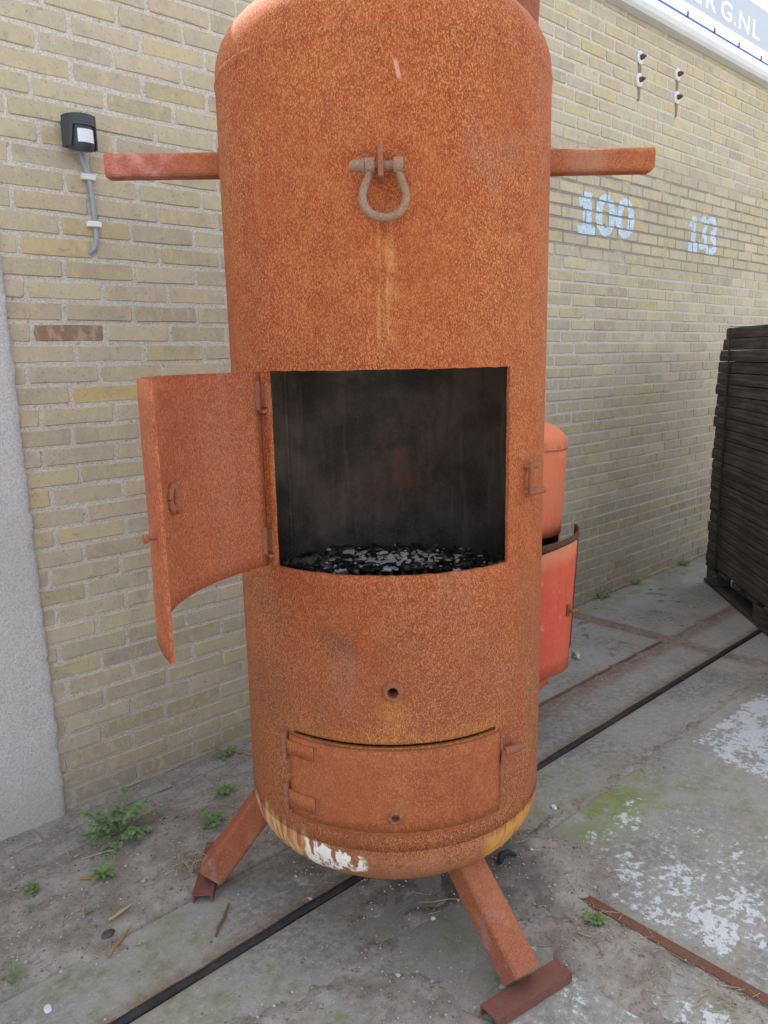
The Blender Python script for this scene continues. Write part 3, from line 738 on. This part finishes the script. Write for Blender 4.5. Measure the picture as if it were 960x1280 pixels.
lb = rtube(.285, .056, .053, .005); shift(lb, lambda v: Vector((-.652+v.x, v.y, 1.8905+v.z+(.0015 if v.x < .1 else 0)))); lb.build('lifting_bar', M_BAR, st)
rb_ = rtube(.27, .056, .053, .005); shift(rb_, lambda v: Vector((.360+v.x-(.006 if (v.x > .2 and v.z < -.024) else 0), v.y, 1.883+v.z))); rb_.build('lifting_bar', M_BAR, st)
# lug
lg = MB(); lg.box((-.011, -.408, 1.795), (.010, .066, .060), bev=.003); lg.build('lifting_lug', M_RUSTB, st)
# fire door: curved plate swung open towards the camera on the left
Hh = Vector((-.264-SX, 1.687-SY, 0)); Ff = Vector((-.327-SX, 1.116-SY, 0)); ch = (Ff-Hh); half = ch.length/2; RD = .45
mid = (Hh+Ff)/2; perp = Vector((ch.y, -ch.x, 0)).normalized()
if perp.x < 0: perp = -perp
ctr = mid+perp*math.sqrt(RD*RD-half*half)                 # cylinder axis of the plate lies to its right
angF = math.degrees(math.atan2(Ff.x-ctr.x, -(Ff.y-ctr.y))); angH = math.degrees(math.atan2(Hh.x-ctr.x, -(Hh.y-ctr.y)))
dz0, dz1 = .985, 1.415
td = frange(angH, angF, 3) if angH < angF else frange(angF, angH, 3)
dr = curved(RD-.0025, RD+.0025, td, frange(dz0, dz1, .03), axis=(ctr.x, ctr.y), rfun=lambda t, z: mnoise.noise(Vector((t*.05, z*4, 8)))*.0015)
door = dr.build('fire_door', M_DOOR, st)
def on_door(fr, z, off=0.):
    t = R_(angH+(angF-angH)*fr); return Vector((ctr.x+(RD+off)*math.sin(t), ctr.y-(RD+off)*math.cos(t), z))
a = MB(); FR = min((k/100 for k in range(10, 95)), key=lambda k: abs(proj(on_door(k, 1.19, -.01)+Vector((SX, SY, 0)))[0]-219)+100*(k > .62)); c0 = on_door(FR, 1.19, -.006); nn = (Vector((ctr.x, ctr.y, 1.19))-c0).normalized(); tt = nn.cross(Vector((0, 0, 1)))
a.tube([c0+tt*.015*math.cos(2*math.pi*k/16)+Vector((0, 0, .024*math.sin(2*math.pi*k/16))) for k in range(17)], .0065, 8, cap=False)
a.tube([c0+Vector((0, 0, -.018))-nn*.002, c0+Vector((0, 0, -.024))+nn*.012], .008, 8); a.build('handle_eye', M_RUSTB, door)
a = MB(); c0 = on_door(.955, 1.18, 0); nn = -(Vector((ctr.x, ctr.y, 1.18))-c0).normalized()
a.tube([c0-nn*.016, c0+nn*.022], .0042, 8); a.tube([c0+nn*.016, c0+nn*.023], .0075, 8); a.build('door_pin', M_RUSTB, door)
for zc in (1.365, 1.045):
    a = MB(); e = Vector((Hh.x, Hh.y, zc)); rdir = Vector((Hh.x, Hh.y, 0)).normalized(); tv = Vector((-rdir.y, rdir.x, 0))
    a.tube([e+rdir*.006+Vector((0, 0, -.030)), e+rdir*.006+Vector((0, 0, .030))], .0085, 10)
    Mz = Matrix((tv, rdir, Vector((0, 0, 1)))).transposed()
    a.box(e+tv*.014+Vector((0, 0, 0))-rdir*.002, (.024, .007, .05), Mz, .002); a.box(e+tv*.008+Vector((0, 0, -.034)), (.030, .018, .008), Mz, .002)
    a.build('hinge', M_RUSTB, st)
# latch bracket right of the opening
a = MB()
p0, p1 = on_cyl(SR+.016, 51.5, 1.205), on_cyl(SR+.016, 51.5, 1.132)
a.tube([p0, p1], .0062, 8); a.tube([on_cyl(SR-.002, 51.5, 1.198), on_cyl(SR+.016, 51.5, 1.198), on_cyl(SR+.017, 55, 1.197)], .0072, 8)
a.tube([on_cyl(SR-.002, 51.5, 1.138), on_cyl(SR+.017, 51.7, 1.138), on_cyl(SR+.022, 59.5, 1.136)], .0075, 8)
a.build('latch_bracket', M_RUSTB, st)
# ash door
ld = curved(SR+.0035, SR+.0105, merged(frange(-38.5, 37.4, 2), [-2.2, .9]), merged(frange(.396, .5935, .03), [.424, .443]), lambda t, z: -2.2 < t < .9 and .424 < z < .443)
ash = ld.build('ash_door', M_LOWDOOR, st)
hole_ring('spy_hole', -.65, .4335, SR+.0105, .0155, .0086, .006, .03, M_RUSTB, ash)
for zc, hh in ((.566, .034), (.437, .040)):
    b = curved(SR+.0108, SR+.0155, frange(-39.5, -28, 1.5), [zc-hh/2, zc+hh/2]); b.build('hinge_strap', M_LOWDOOR, ash)
    b = MB(); b.tube([on_cyl(SR+.011, -27.6, z) for z in frange(zc-hh/2, zc+hh/2, .006)], [.0035+.001*math.sin(k*2.2) for k in range(len(frange(zc-hh/2, zc+hh/2, .006)))], 6); b.build('weld_bead', M_RUSTB, ash)
    b = MB(); b.tube([on_cyl(SR+.014, -40.6, zc-.034), on_cyl(SR+.014, -40.6, zc+.034)], .0075, 10)
    b.tube([on_cyl(SR+.016, -40.6, zc-.006), on_cyl(SR+.016, -40.6, zc+.004)], .0105, 10); b.build('hinge_pin', M_RUSTB, ash)
b = MB(); b.tube([on_cyl(SR+.016, 38.8, .545), on_cyl(SR+.022, 42, .543), on_cyl(SR+.018, 46.8, .536)], [.0095, .0095, .0085], 10); b.tube([on_cyl(SR+.016, 38.8, .548), on_cyl(SR+.012, 38.8, .515)], .0075, 8); b.build('latch', M_RUSTB, ash)
b = MB(); b.tube([on_cyl(SR+.004, 38.8, z) for z in frange(.41, .59, .02)], [.006+.0025*math.sin(i*2.1) for i in range(10)], 8); b.build('weld_bead', M_RUSTB, st)
b = MB(); tl = frange(-36, 37, 2); b.tube([on_cyl(SR+.001, t, .388+.001*math.sin(t)) for t in tl], [.0045+.0012*math.sin(i*1.9) for i in range(len(tl))], 8); b.build('weld_bead', M_LOWDOOR, st)
# legs
def leg(ang, rf, foot_len=.235, fshift=0., top=(.215, .285)):
    d = on_cyl(1, ang, 0).normalized(); tv = Vector((-d.y, d.x, 0))
    p0 = d*top[0]+Vector((0, 0, top[1])); p1 = d*rf+Vector((0, 0, .044)); ax = (p1-p0).normalized(); nz = ax.cross(tv).normalized()
    if nz.z < 0: nz = -nz
    L = (p1-p0).length; a = rtube(L, .076, .076, .005)
    shift(a, lambda v: p0+ax*v.x+tv*v.y+nz*v.z)
    lo = a.build('leg', M_LEG, st)
    # inverted U channel as foot
    pr = [(-.027, 0), (-.027, .024), (.027, .024), (.027, 0), (.022, 0), (.022, .020), (-.022, .020), (-.022, 0)]
    c = d*(rf+.018)+tv*fshift; f = MB(); n = 8; fl = foot_len/2
    vs = [c+d*a_+tv*(-fl)+Vector((0, 0, b_+.001)) for a_, b_ in pr]+[c+d*a_+tv*fl+Vector((0, 0, b_+.001)) for a_, b_ in pr]
    f.add(vs, [(i, (i+1) % n, n+(i+1) % n, n+i) for i in range(n)]+[(0, 1, 6, 7)[::-1], (1, 2, 5, 6)[::-1], (2, 3, 4, 5)[::-1], (n, n+1, n+6, n+7), (n+1, n+2, n+5, n+6), (n+2, n+3, n+4, n+5)])
    f.build('foot', M_FOOT, lo)
leg(33.5, .505); leg(-87, .515, fshift=-.045, top=(.27, .375)); leg(155, .51)

# shackle hanging from the lug
sk = empty('shackle', (SX-.011, SY-.412, 1.787)); tag(sk, 'grey rusty bow shackle hanging from the lug on the tall stove', 'shackle')
a = MB(); P = []
for x, z in ((-.026, .004), (-.0275, -.012), (-.036, -.032), (-.041, -.050), (-.037, -.068), (-.023, -.083), (-.0, -.089), (.023, -.083), (.037, -.068), (.041, -.050), (.036, -.032), (.0285, -.012), (.027, .004)):
    P.append((x+.006, -.004-z*.02, z))
Q = []
for i in range(len(P)-1):
    for k in range(4):
        t = k/4; p_ = [Vector(P[max(i-1, 0)]), Vector(P[i]), Vector(P[i+1]), Vector(P[min(i+2, len(P)-1)])]
        Q.append(.5*((2*p_[1])+(p_[2]-p_[0])*t+(2*p_[0]-5*p_[1]+4*p_[2]-p_[3])*t*t+(3*p_[1]-p_[0]-3*p_[2]+p_[3])*t**3))
Q.append(Vector(P[-1])); a.tube(Q, [.0070+.0012*math.sin(math.pi*i/(len(Q)-1)) for i in range(len(Q))], 12)
for x in (-.020, .033): a.tube([(x-.009, -.004, .003), (x+.009, -.004, .003)], .0145, 14)
a.build('bow', M_GALV, sk)
a = MB(); a.tube([(-.030, -.004, .003), (.041, -.004, .003)], .0082, 12); a.tube([(-.036, -.004, .003), (-.030, -.004, .003)], .013, 12)
a.tube([(-.058, -.004, .003), (-.052, -.004, .003), (-.036, -.004, .003)], [.006, .0105, .0105], 12); a.build('pin', M_GALV, sk)
# charcoal and ash on the grate
M_COAL = plain('charcoal', (.04, .038, .037), .7, .35, .4, 60, .001); M_CINDER = plain('grey_cinder', (.19, .18, .17), .9, .15, .4, 80, .001); M_ASH = plain('pale_ash', (.85, .85, .85), .95, .1, .2, 120, .001)
ap = MB(); q = random.Random(11)
for k in range(1900):
    r = RG*.97*math.sqrt(q.random()); t = q.uniform(0, 2*math.pi)
    x, y = r*math.sin(t), r*math.cos(t)
    if math.hypot((x-.03)/.15, (y-.035)/.06)+q.uniform(-.15, .15) < 1: continue     # bare grate in the middle
    back = math.exp(-((x-.02)/.13)**2-((y-.19)/.09)**2); flat = q.random() < .55
    sz = q.uniform(.003, .010)*(2.0 if flat and x < 0 else 1)
    z = GZ+.002+.008*q.random()**2+.006*ss(.31, .37, r)
    isash = q.random() < .05+.8*back
    bm = bmesh.new(); bmesh.ops.create_icosphere(bm, subdivisions=1, radius=sz); bm.verts.index_update()
    Mr = Matrix.Rotation(q.uniform(0, 6), 3, 'Z') @ Matrix.Rotation(q.gauss(0, .25), 3, 'X')
    sx_, sz_ = q.uniform(.8, 1.8), (q.uniform(.12, .3) if flat else q.uniform(.4, .9))
    vs = [Vector((x, y, z))+Mr @ Vector((v.co.x*sx_*q.uniform(.7, 1.3), v.co.y*q.uniform(.7, 1.3), v.co.z*sz_)) for v in bm.verts]
    ap.add(vs, [[v.index for v in f.verts] for f in bm.faces], 1 if isash else (2 if q.random() < .35 else 0)); bm.free()
ao = ap.build('ash_and_coals', [M_COAL, M_ASH, M_CINDER], loc=(SX, SY, 0)); tag(ao, 'burnt charcoal and pale ash lying inside the open stove', 'ash', kind='stuff')

# ------------------------------------------------------------------ RED STOVE BEHIND
def red_marks(M, p, c, q):
    x, y, z = M.sep(p); c = M.mix(z.up(.5, 1.1)*.45, c, (.68, .24, .12)); c = M.mix((q['f']*.4+q['md']*.7).up(.64, .70)*.5, c, (.40, .20, .12)); c = M.mix(z.up(1.08, 1.13)*z.dn(1.13, 1.16)*q['md'].up(.45, .6)*.6, c, (.33, .14, .07))
    c = M.mix((q['md']+q['big']*.3).up(.78, .86)*.6, c, (.40, .17, .09)); return c
M_RED = rust('faded_red_paint', mid=(.62, .14, .068), light=(.66, .23, .13), dark=(.45, .12, .06), brown=(.58, .16, .08), extra=red_marks, contrast=.25, fl=120)
def reddoor_marks(M, p, c, q):
    x, y, z = M.sep(p); t = z+(x-.05)*-.24+(q['md']-.5)*.03
    c = M.mix(t.up(.738, .765), c, (.42, .19, .09)); c = M.mix(z.dn(.345, .365)*.7, c, (.42, .19, .09))
    c = M.mix(t.up(.69, .74)*.5, c, (.62, .24, .12))
    c = M.mix((q['md']*.6+q['f']*.5).up(.66, .7)*.6, c, (.50, .30, .24)); return M.mix(q['st'].up(.45, .7)*.3, c, (.60, .12, .08))
M_REDDOOR = rust('coral_red_paint', mid=(.66, .115, .062), light=(.68, .18, .11), dark=(.50, .10, .06), brown=(.62, .125, .07), contrast=.2, fl=120, extra=reddoor_marks)
RX, RY, RR = .385, 2.9, .25
rs = empty('red_stove', (RX, RY, 0)); rs.rotation_euler = (0, R_(2.7), 0); tag(rs, 'smaller faded red stove standing behind the tall rusty one, its door ajar', 'stove')
zs2 = merged(frange(.24, 1.12, .04), [.56, .80]); ths2 = merged(frange(-180, 180, 6), [-30, 84])
cut = lambda t: .845-.0009*(t-30)
rs_sh = curved(RR-.006, RR, ths2, zs2, lambda t, z: -30 < t < 84 and .26 < z < .80, mi_in=1)
pf = []
for k in range(17):
    t = math.pi/2*k/16; pf.append((max(.0006, RR*math.cos(t)**(2/2.5)), 1.12+.10*math.sin(t)**(2/2.5)))
rs_sh.lathe(pf, n=48); rs_sh.lathe([(r, 1.36-z-.0) for r, z in pf][::-1], n=48)
rs_sh.build('shell', [M_RED, M_SOOT], rs)
a = MB(); tl = frange(-175, 175, 10); a.tube([on_cyl(RR+.0005, t, 1.115) for t in tl], .0025, 6); a.build('weld_seam', M_RUSTB, rs)
a = MB(); a.tube([(0, 0, 1.20), (0, 0, 1.7), (0, 0, 2.9)], .052, 24); a.build('chimney_pipe', M_RUSTB, rs)
# door: curved coral plate with a dark rusty liner behind it
def plate(name, R0, R1, t0, t1, z0, z1, mat, dx, dy, parent, arch=.0):
    ts = frange(t0, t1, 4); mb = curved(R0, R1, ts, frange(z0, z1, .06)); zt = z1
    v2 = []
    for v in mb.v:
        vv = Vector(v)
        if vv.z > zt-.001: vv.z -= arch*((math.degrees(math.atan2(vv.x, -vv.y))-t1)/(t1-t0))**2
        v2.append((vv.x+dx, vv.y+dy, vv.z))
    mb.v = v2; return mb.build(name, mat, parent)
M_LINER = rust('dark_rusty_liner', mid=(.10, .045, .03), light=(.2, .1, .06), dark=(.05, .03, .02), brown=(.07, .04, .03), contrast=.5)
M_RIM = rust('bare_rusty_rim', mid=(.38, .17, .08), light=(.45, .24, .13), dark=(.28, .1, .05), brown=(.34, .16, .08), contrast=.4)
dl = plate('door', .256, .262, -8, 62, .345, .815, M_REDDOOR, .019, -.155, rs, .075)
plate('liner', .238, .244, -8, 95, .40, .84, M_LINER, .040, -.135, dl, .05)
a = MB(); c0 = on_cyl(.264, 50, .575)+Vector((.019, -.155, 0)); nn = on_cyl(1, 50, 0).normalized(); tv = Vector((-nn.y, nn.x, 0))
a.tube([c0, c0+nn*.022], .007, 8); a.tube([c0+nn*.02-tv*.01, c0+nn*.02+tv*.036], .0055, 8); a.tube([c0+nn*.003-Vector((0, 0, .02)), c0+nn*.003+Vector((0, 0, .022))], .007, 8); a.build('door_catch', M_RUSTB, dl)
for t in (20, 140, 260):
    a = MB(); d = on_cyl(1, t, 0); a.tube([d*.15+Vector((0, 0, .2)), d*.26+Vector((0, 0, .0))], .022, 8); a.build('leg', M_RED, rs)

# ------------------------------------------------------------------ DARK BOARD STACK ON A PALLET
ST0, ST1, SROT = 4.75, 2.35, -R_(4.8)
sk_root = empty('board_stack', (2.035, 4.74, 0), 0); sk_root.rotation_euler = (0, 0, SROT)
tag(sk_root, 'tall stack of blackened timber boards strapped together against the brick wall', 'board stack')
NB = 22; zb = .142; hb = (1.575-zb)/NB; bmv = []
for v in range(5):
    q = random.Random(40+v); mb = MB(); n = 13; Ln = 2.4; vs = []
    for i in range(n):
        y = -Ln*i/(n-1); w0 = q.uniform(-.006, .006)
        for x, z in ((w0, .003), (w0-.001, hb*.5), (w0+.003, hb-.003), (w0+.010, hb-.001), (1.0, hb-.001), (1.0, .001), (w0+.008, .001)):
            vs.append((x, y+(q.uniform(-.004, .004) if i in (0, n-1) else 0), z+q.uniform(-.0012, .0012)))
    k = 7; mb.add(vs, [(i*k+a_, i*k+(a_+1) % k, (i+1)*k+(a_+1) % k, (i+1)*k+a_) for i in range(n-1) for a_ in range(k)]+[tuple(range(k))[::-1], tuple(range((n-1)*k, n*k))])
    # carrying holes
    me = bpy.data.meshes.new('board'); me.from_pydata(mb.v, [], mb.f); me.materials.append(M_TIMBER); bmv.append(me)
for i in range(NB):
    dx = rnd.uniform(-.005, .006)+(.028 if i == NB-1 else .014 if i == NB-2 else 0); dy = rnd.uniform(-.014, .012)-(.02 if i > NB-3 else 0)
    link_copy('board', bmv[i % 5], sk_root, (dx, dy, zb+i*hb), (0, 0, rnd.uniform(-.006, .006)))
a = MB(); a.box((-.012, -.20, (zb+1.57)/2), (.003, .020, 1.57-zb)); a.box((.45, -.20, 1.5775), (.93, .020, .002)); a.build('strap', M_RUBBER, sk_root)
pt = empty('pallet', (2.035, 4.74, 0)); pt.rotation_euler = (0, 0, SROT); tag(pt, 'dark grey wooden pallet under the strapped board stack', 'pallet')
for x in (.05, .5, .95):
    a = MB(); a.box((x, -1.2, .012), (.10, 2.44, .022), bev=.003); a.build('bottom_runner', M_PALLET, pt)
    for y in (-.10, -.85, -1.6, -2.3):
        a = MB(); a.box((x, y, .067), (.10, .15, .086), bev=.004); a.build('block', M_PALLET, pt)
for y in frange(-.06, -2.34, .23) if False else [-.06-.228*i for i in range(11)]:
    a = MB(); a.box((.5, y, .1245), (1.0, .12, .025), bev=.003); a.build('deck_board', M_PALLET, pt)

# ------------------------------------------------------------------ WEEDS
def leafmat(name, c, c2):
    M = Mat(name, .55, .3); p = M.obj(); n = M.noise(p, 60, 3); r = M.orand(); i = M.island()
    k = M.mix((n*.5+i*.5), c, c2); M.color(k)
    M.b.inputs['Subsurface Weight'].default_value = 0
    t = M.nt.nodes.new('ShaderNodeBsdfTranslucent'); M.nt.links.new(k.so, t.inputs[0])
    mx = M.nt.nodes.new('ShaderNodeMixShader'); mx.inputs[0].default_value = .25
    out = [x for x in M.nt.nodes if x.type == 'OUTPUT_MATERIAL'][0]
    M.nt.links.new(M.b.outputs[0], mx.inputs[1]); M.nt.links.new(t.outputs[0], mx.inputs[2]); M.nt.links.new(mx.outputs[0], out.inputs[0]); return M.mat
M_LEAF = leafmat('weed_green', (.12, .23, .06), (.22, .34, .12)); M_LEAF2 = leafmat('blue_green_weed', (.14, .24, .10), (.24, .35, .165)); M_STEM = plain('weed_stem', (.16, .20, .08), .7, .2)
def leaf_mesh(L, W, lobes, q):
    vs = []; fs = []; n = 7
    for i in range(n):
        t = i/(n-1); wv = W*math.sin(math.pi*min(1, t*.92+.08))**.8*(1+(.45 if lobes and i % 2 else -.15 if lobes else 0)); y = L*t; z = .10*L*math.sin(math.pi*t)-.12*L*t*t
        vs += [(-wv/2, y, z+.12*wv), (0, y, z), (wv/2, y, z+.12*wv)]
    for i in range(n-1): fs += [(3*i, 3*i+1, 3*i+4, 3*i+3), (3*i+1, 3*i+2, 3*i+5, 3*i+4)]
    return vs, fs
lm = {}
for kind, L, W, lob, mt in (('round', .024, .020, True, M_LEAF), ('long', .065, .017, True, M_LEAF), ('blue', .040, .026, True, M_LEAF2), ('grass', .07, .004, False, M_LEAF)):
    vs, fs = leaf_mesh(L, W, lob, rnd); me = bpy.data.meshes.new('leaf'); me.from_pydata(vs, [], fs); me.materials.append(mt)
    me.polygons.foreach_set('use_smooth', [True]*len(fs)); lm[kind] = me
def weed(s, n, label, style, size=1., seed=0):
    q = random.Random(seed); root = empty('weed', SN(s, n, gz(s, n)), q.uniform(0, 6)); tag(root, label, 'weed', 'weeds growing in the cracks')
    stm = MB()
    if style == 'rosette':
        for k in range(11):
            link_copy('leaf', lm['long'], root, (0, 0, .004), (q.uniform(.05, .75), 0, k*2.4+q.uniform(-.2, .2)), (size*q.uniform(.7, 1.1),)*3)
        stm.tube([(0, 0, -.01), (0, 0, .008)], .004*size, 6)
    elif style == 'bush':
        for k in range(24):
            a_ = k*2.4+q.uniform(-.3, .3); el = q.uniform(.15, 1.15); L = size*q.uniform(.07, .15)*(1 if el < .8 else 1.15)
            d = Vector((math.cos(a_)*math.cos(el), math.sin(a_)*math.cos(el), math.sin(el)))
            ps = [d*L*t+Vector((0, 0, -.05*L*t*t*4)) for t in (0, .35, .7, 1)]; stm.tube(ps, [.0022, .0018, .0014, .001], 5)
            for t in (.45, .6, .74, .88, 1.0):
                pp = d*L*t+Vector((0, 0, -.2*L*t*t))
                for sd_ in (-1, 1):
                    link_copy('leaf', lm['blue' if q.random() < .7 else 'round'], root, pp, (q.uniform(-.3, .5), q.uniform(-.4, .4), a_-math.pi/2+sd_*q.uniform(.5, 1.2)), (size*q.uniform(.35, .7),)*3)
    elif style == 'sprig':
        for k in range(5):
            a_ = k*1.3+q.uniform(-.3, .3); d = Vector((math.cos(a_)*.8, math.sin(a_)*.8, .6)); L = size*q.uniform(.025, .06)
            stm.tube([d*0, d*L], .001, 4)
            for t in (.4, .7, 1.):
                for sd_ in (-1, 1): link_copy('leaf', lm['round'], root, d*L*t, (q.uniform(-.2, .5), q.uniform(-.3, .3), a_-math.pi/2+sd_*.9), (size*q.uniform(.6, 1.),)*3)
    else:
        for k in range(14): link_copy('leaf', lm['grass'], root, (q.uniform(-.01, .01), q.uniform(-.01, .01), 0), (q.uniform(.4, 1.3), 0, q.uniform(0, 6.3)), (size*q.uniform(.6, 1.2),)*3)
        stm.tube([(0, 0, -.01), (0, 0, .005)], .003*size, 5)
    stm.build('stem', M_STEM, root)
weed(.862, 2.165, 'big bushy green weed at the foot of the bricks beside the concrete pillar', 'bush', 1.02, 1)
weed(.728, 1.99, 'small rosette weed on the soil in front of the big bushy weed', 'rosette', .72, 2)
weed(1.083, 1.985, 'low leafy sprig growing behind the left leg of the tall stove', 'sprig', .85, 3)
weed(1.35, 2.352, 'tiny sprig at the wall foot just left of the tall stove', 'sprig', .8, 4)
weed(1.222, 2.135, 'flat clover sprig on the pavers between wall and left leg', 'sprig', .8, 5)
weed(.413, 1.776, 'thin grass tuft at the lower left corner of the yard', 'grass', .75, 6)
weed(.637, 1.872, 'thin grassy weed between the rosette weed and the slab edge', 'grass', .6, 7)
weed(.563, 2.07, 'sparse sprig on bare soil left of the rosette weed', 'sprig', .6, 8)
weed(.528, 1.985, 'short grass wisp on bare soil at the left picture edge', 'grass', .55, 9)
weed(1.572, .925, 'green sprig at the rusty slab edge beside the front leg', 'sprig', .62, 10)
weed(3.99, 2.385, 'little weed at the wall foot next to the red stove', 'sprig', 1.0, 11)
weed(4.38, 2.385, 'little weed at the wall foot between red stove and board stack', 'sprig', .85, 12)
weed(5.02, 2.38, 'little weed at the wall foot nearest the dark board stack', 'sprig', 1.0, 13)
# dry grass hanging by the left leg
M_STRAW = plain('dry_straw', (.42, .34, .21), .8, .2, .25, 40, .0002)
dg_ = MB(); q = random.Random(5)
for k in range(22):
    x, y = q.uniform(-.03, .03), q.uniform(-.045, .04); L = q.uniform(.05, .12); a_ = q.uniform(0, 6.3)
    d = Vector((math.cos(a_), math.sin(a_), 0)); dg_.tube([Vector((x, y, 0))+d*L*.5*t*t+Vector((0, 0, L*(t-.72*t*t)*1.3)) for t in (0, .3, .6, .85, 1)], [.0012, .0012, .001, .0008, .0005], 4)
o = dg_.build('dry_grass', M_STRAW, loc=(-.585, 1.995, .0)); tag(o, 'tuft of dead straw coloured grass beside the left stove leg', 'dry grass')

# ------------------------------------------------------------------ LITTER
M_TWIG = plain('brown_twig', (.17, .11, .07), .85, .15); M_BARK = plain('orange_bark', (.38, .22, .10), .85, .15); M_PEB = plain('white_pebble', (.62, .64, .68), .7, .3, .15)
def stick(name, s, n, ang, L, r, mat, label, cat, flat=False):
    a = MB(); q = random.Random(int(s*1000+n*77))
    a.tube([(L*(t-.5), q.uniform(-.03, .03)*L, (.03*L*math.sin(t*3)+r*.7)) for t in (0, .25, .5, .75, 1)], [r*.6, r, r*.95, r*.8, r*.4], 6)
    o = a.build(name, mat, loc=SN(s, n, gz(s, n)+.001), rot=(0, 0, ang)); tag(o, label, cat); return o
stick('twig', .655, 1.722, 1.35, .11, .0042, M_BARK, 'orange brown bark sliver lying across the slab edge at left', 'twig')
stick('twig', .70, 1.81, .95, .075, .005, M_STRAW, 'pale dry leaf stalk beside the grassy weed at left', 'twig')
stick('twig', .885, 1.605, 1.45, .12, .0042, M_TWIG, 'dark brown stick lying on the slab left of the tall stove', 'twig')
stick('twig', .69, 2.01, .1, .055, .003, M_BARK, 'short orange stalk beside the rosette weed', 'twig')
stick('twig', 1.41, 2.30, -.35, .13, .003, M_BARK, 'thin reddish twig on the pavers by the wall foot', 'twig')
stick('twig', .76, 2.10, .5, .09, .0022, M_STRAW, 'thin straw stalk under the big bushy weed', 'twig')
stick('twig', 1.36, 1.24, .0, .17, .0014, M_STRAW, 'long thin straw under the belly of the tall stove', 'twig')
def lump(name, s, n, size, mat, label, cat, seed=1):
    bm = bmesh.new(); bmesh.ops.create_icosphere(bm, subdivisions=2, radius=1); q = random.Random(seed); a = MB(); bm.verts.index_update()
    vs = [Vector((v.co.x*size[0], v.co.y*size[1], v.co.z*size[2]))*(1+.3*mnoise.noise(v.co*1.7+Vector((seed, 0, 0)))) for v in bm.verts]
    a.add(vs, [[v.index for v in f.verts] for f in bm.faces]); bm.free()
    o = a.build(name, mat, loc=SN(s, n, gz(s, n)+size[2]*.5), rot=(0, 0, seed)); tag(o, label, cat); return o
lump('pebble', .447, 1.639, (.013, .009, .006), M_PEB, 'white pebble on the slab at the lower left', 'pebble', 2)
lump('pebble', 1.283, 1.225, (.008, .006, .005), M_PEB, 'small white pebble under the belly of the tall stove', 'pebble', 3)
lump('stone', .644, 1.765, (.018, .014, .005), M_BOLT, 'flat dark stone beside the orange bark sliver', 'stone', 4)
lump('pebble', 1.93, 1.30, (.014, .008, .006), M_PEB, 'white chip lying on the dirt right of the tall stove', 'pebble', 5)
a = MB(); a.tube([(-.03, 0, .004), (-.012, .012, .014), (.012, .010, .016), (.032, -.004, .005)], [.007, .010, .009, .004], 8); o = a.build('rubber_scrap', M_RUBBER, loc=SN(1.60, 1.232, gz(1.6, 1.232)), rot=(0, 0, .6)); tag(o, 'black scrap of rubber lying behind the front leg', 'scrap')
M_PALE = plain('pale_dry_leaf', (.52, .50, .34), .8, .2, .2)
a = MB(); vs, fs = leaf_mesh(.055, .034, True, rnd); a.add([(x, y-.027, z*2.2+abs(x)*.8+.004) for x, y, z in vs], fs, 0, True); o = a.build('dry_leaf', M_PALE, loc=(.909, 3.517, .002), rot=(0, 0, .4)); tag(o, 'curled pale yellow leaf on the grey slab near the red stove', 'leaf')
# gravel and straw crumbs nobody could count
def scatter(name, label, cat, mat, N, gen, seed):
    q = random.Random(seed); a = MB(); k = 0
    while k < N:
        s, n = q.uniform(.1, 2.0), q.uniform(.4, 2.38)
        if soil_h(s, n) < -.004 and q.random() > .10: continue
        gen(a, s, n, gz(s, n), q); k += 1
    o = a.build(name, mat, rot=(0, 0, FRAME_ROT)); tag(o, label, cat, kind='stuff')
def g_stone(a, s, n, z, q):
    r = q.uniform(.0012, .0042)*(1 if q.random() < .93 else 2); ps = [(1, 0, 0), (0, 1, 0), (-1, 0, 0), (0, -1, 0), (0, 0, .8), (0, 0, -.6)]
    t = q.uniform(0, 6); c_a, s_a = math.cos(t), math.sin(t)
    vs = [(s+(x*c_a-y*s_a)*r*q.uniform(.7, 1.3), n+(x*s_a+y*c_a)*r*q.uniform(.7, 1.3), z+zz*r+r*.3) for x, y, zz in ps]
    a.add(vs, [(0, 1, 4), (1, 2, 4), (2, 3, 4), (3, 0, 4), (1, 0, 5), (2, 1, 5), (3, 2, 5), (0, 3, 5)])
def g_straw(a, s, n, z, q):
    L = q.uniform(.008, .04); t = q.uniform(0, 6.3); r = q.uniform(.0005, .0011)
    a.tube([(s+math.cos(t)*L*k, n+math.sin(t)*L*k+q.uniform(-.1, .1)*L, z+r+.002*q.random()) for k in (-.5, 0, .5)], r, 3)
M_GRAV = Mat('mixed_grit', .9, .2); i_ = M_GRAV.island(); M_GRAV.color(M_GRAV.mix(i_, (.11, .095, .08), (.50, .47, .43))); M_GRAV = M_GRAV.mat
scatter('gravel', 'fine grey grit strewn over the bare soil', 'gravel', M_GRAV, 4200, g_stone, 21)
scatter('straw_crumbs', 'bits of dry straw strewn over soil and slab edges', 'straw', M_STRAW, 420, g_straw, 22)
def scatter2():
    q = random.Random(33); a = MB()
    for k in range(170): s, n = q.gauss(1.55, .06), q.uniform(.45, .98); g_straw(a, s, n, gz(s, n)+.002, q)
    for k in range(70): s, n = q.uniform(1.65, 3.4), q.gauss(1.245, .03); g_straw(a, s, n, gz(s, n)+.002, q)
    o = a.build('straw_crumbs', M_STRAW, rot=(0, 0, FRAME_ROT)); tag(o, 'straw crumbs gathered along the rusty slab edge', 'straw', kind='stuff')
scatter2()
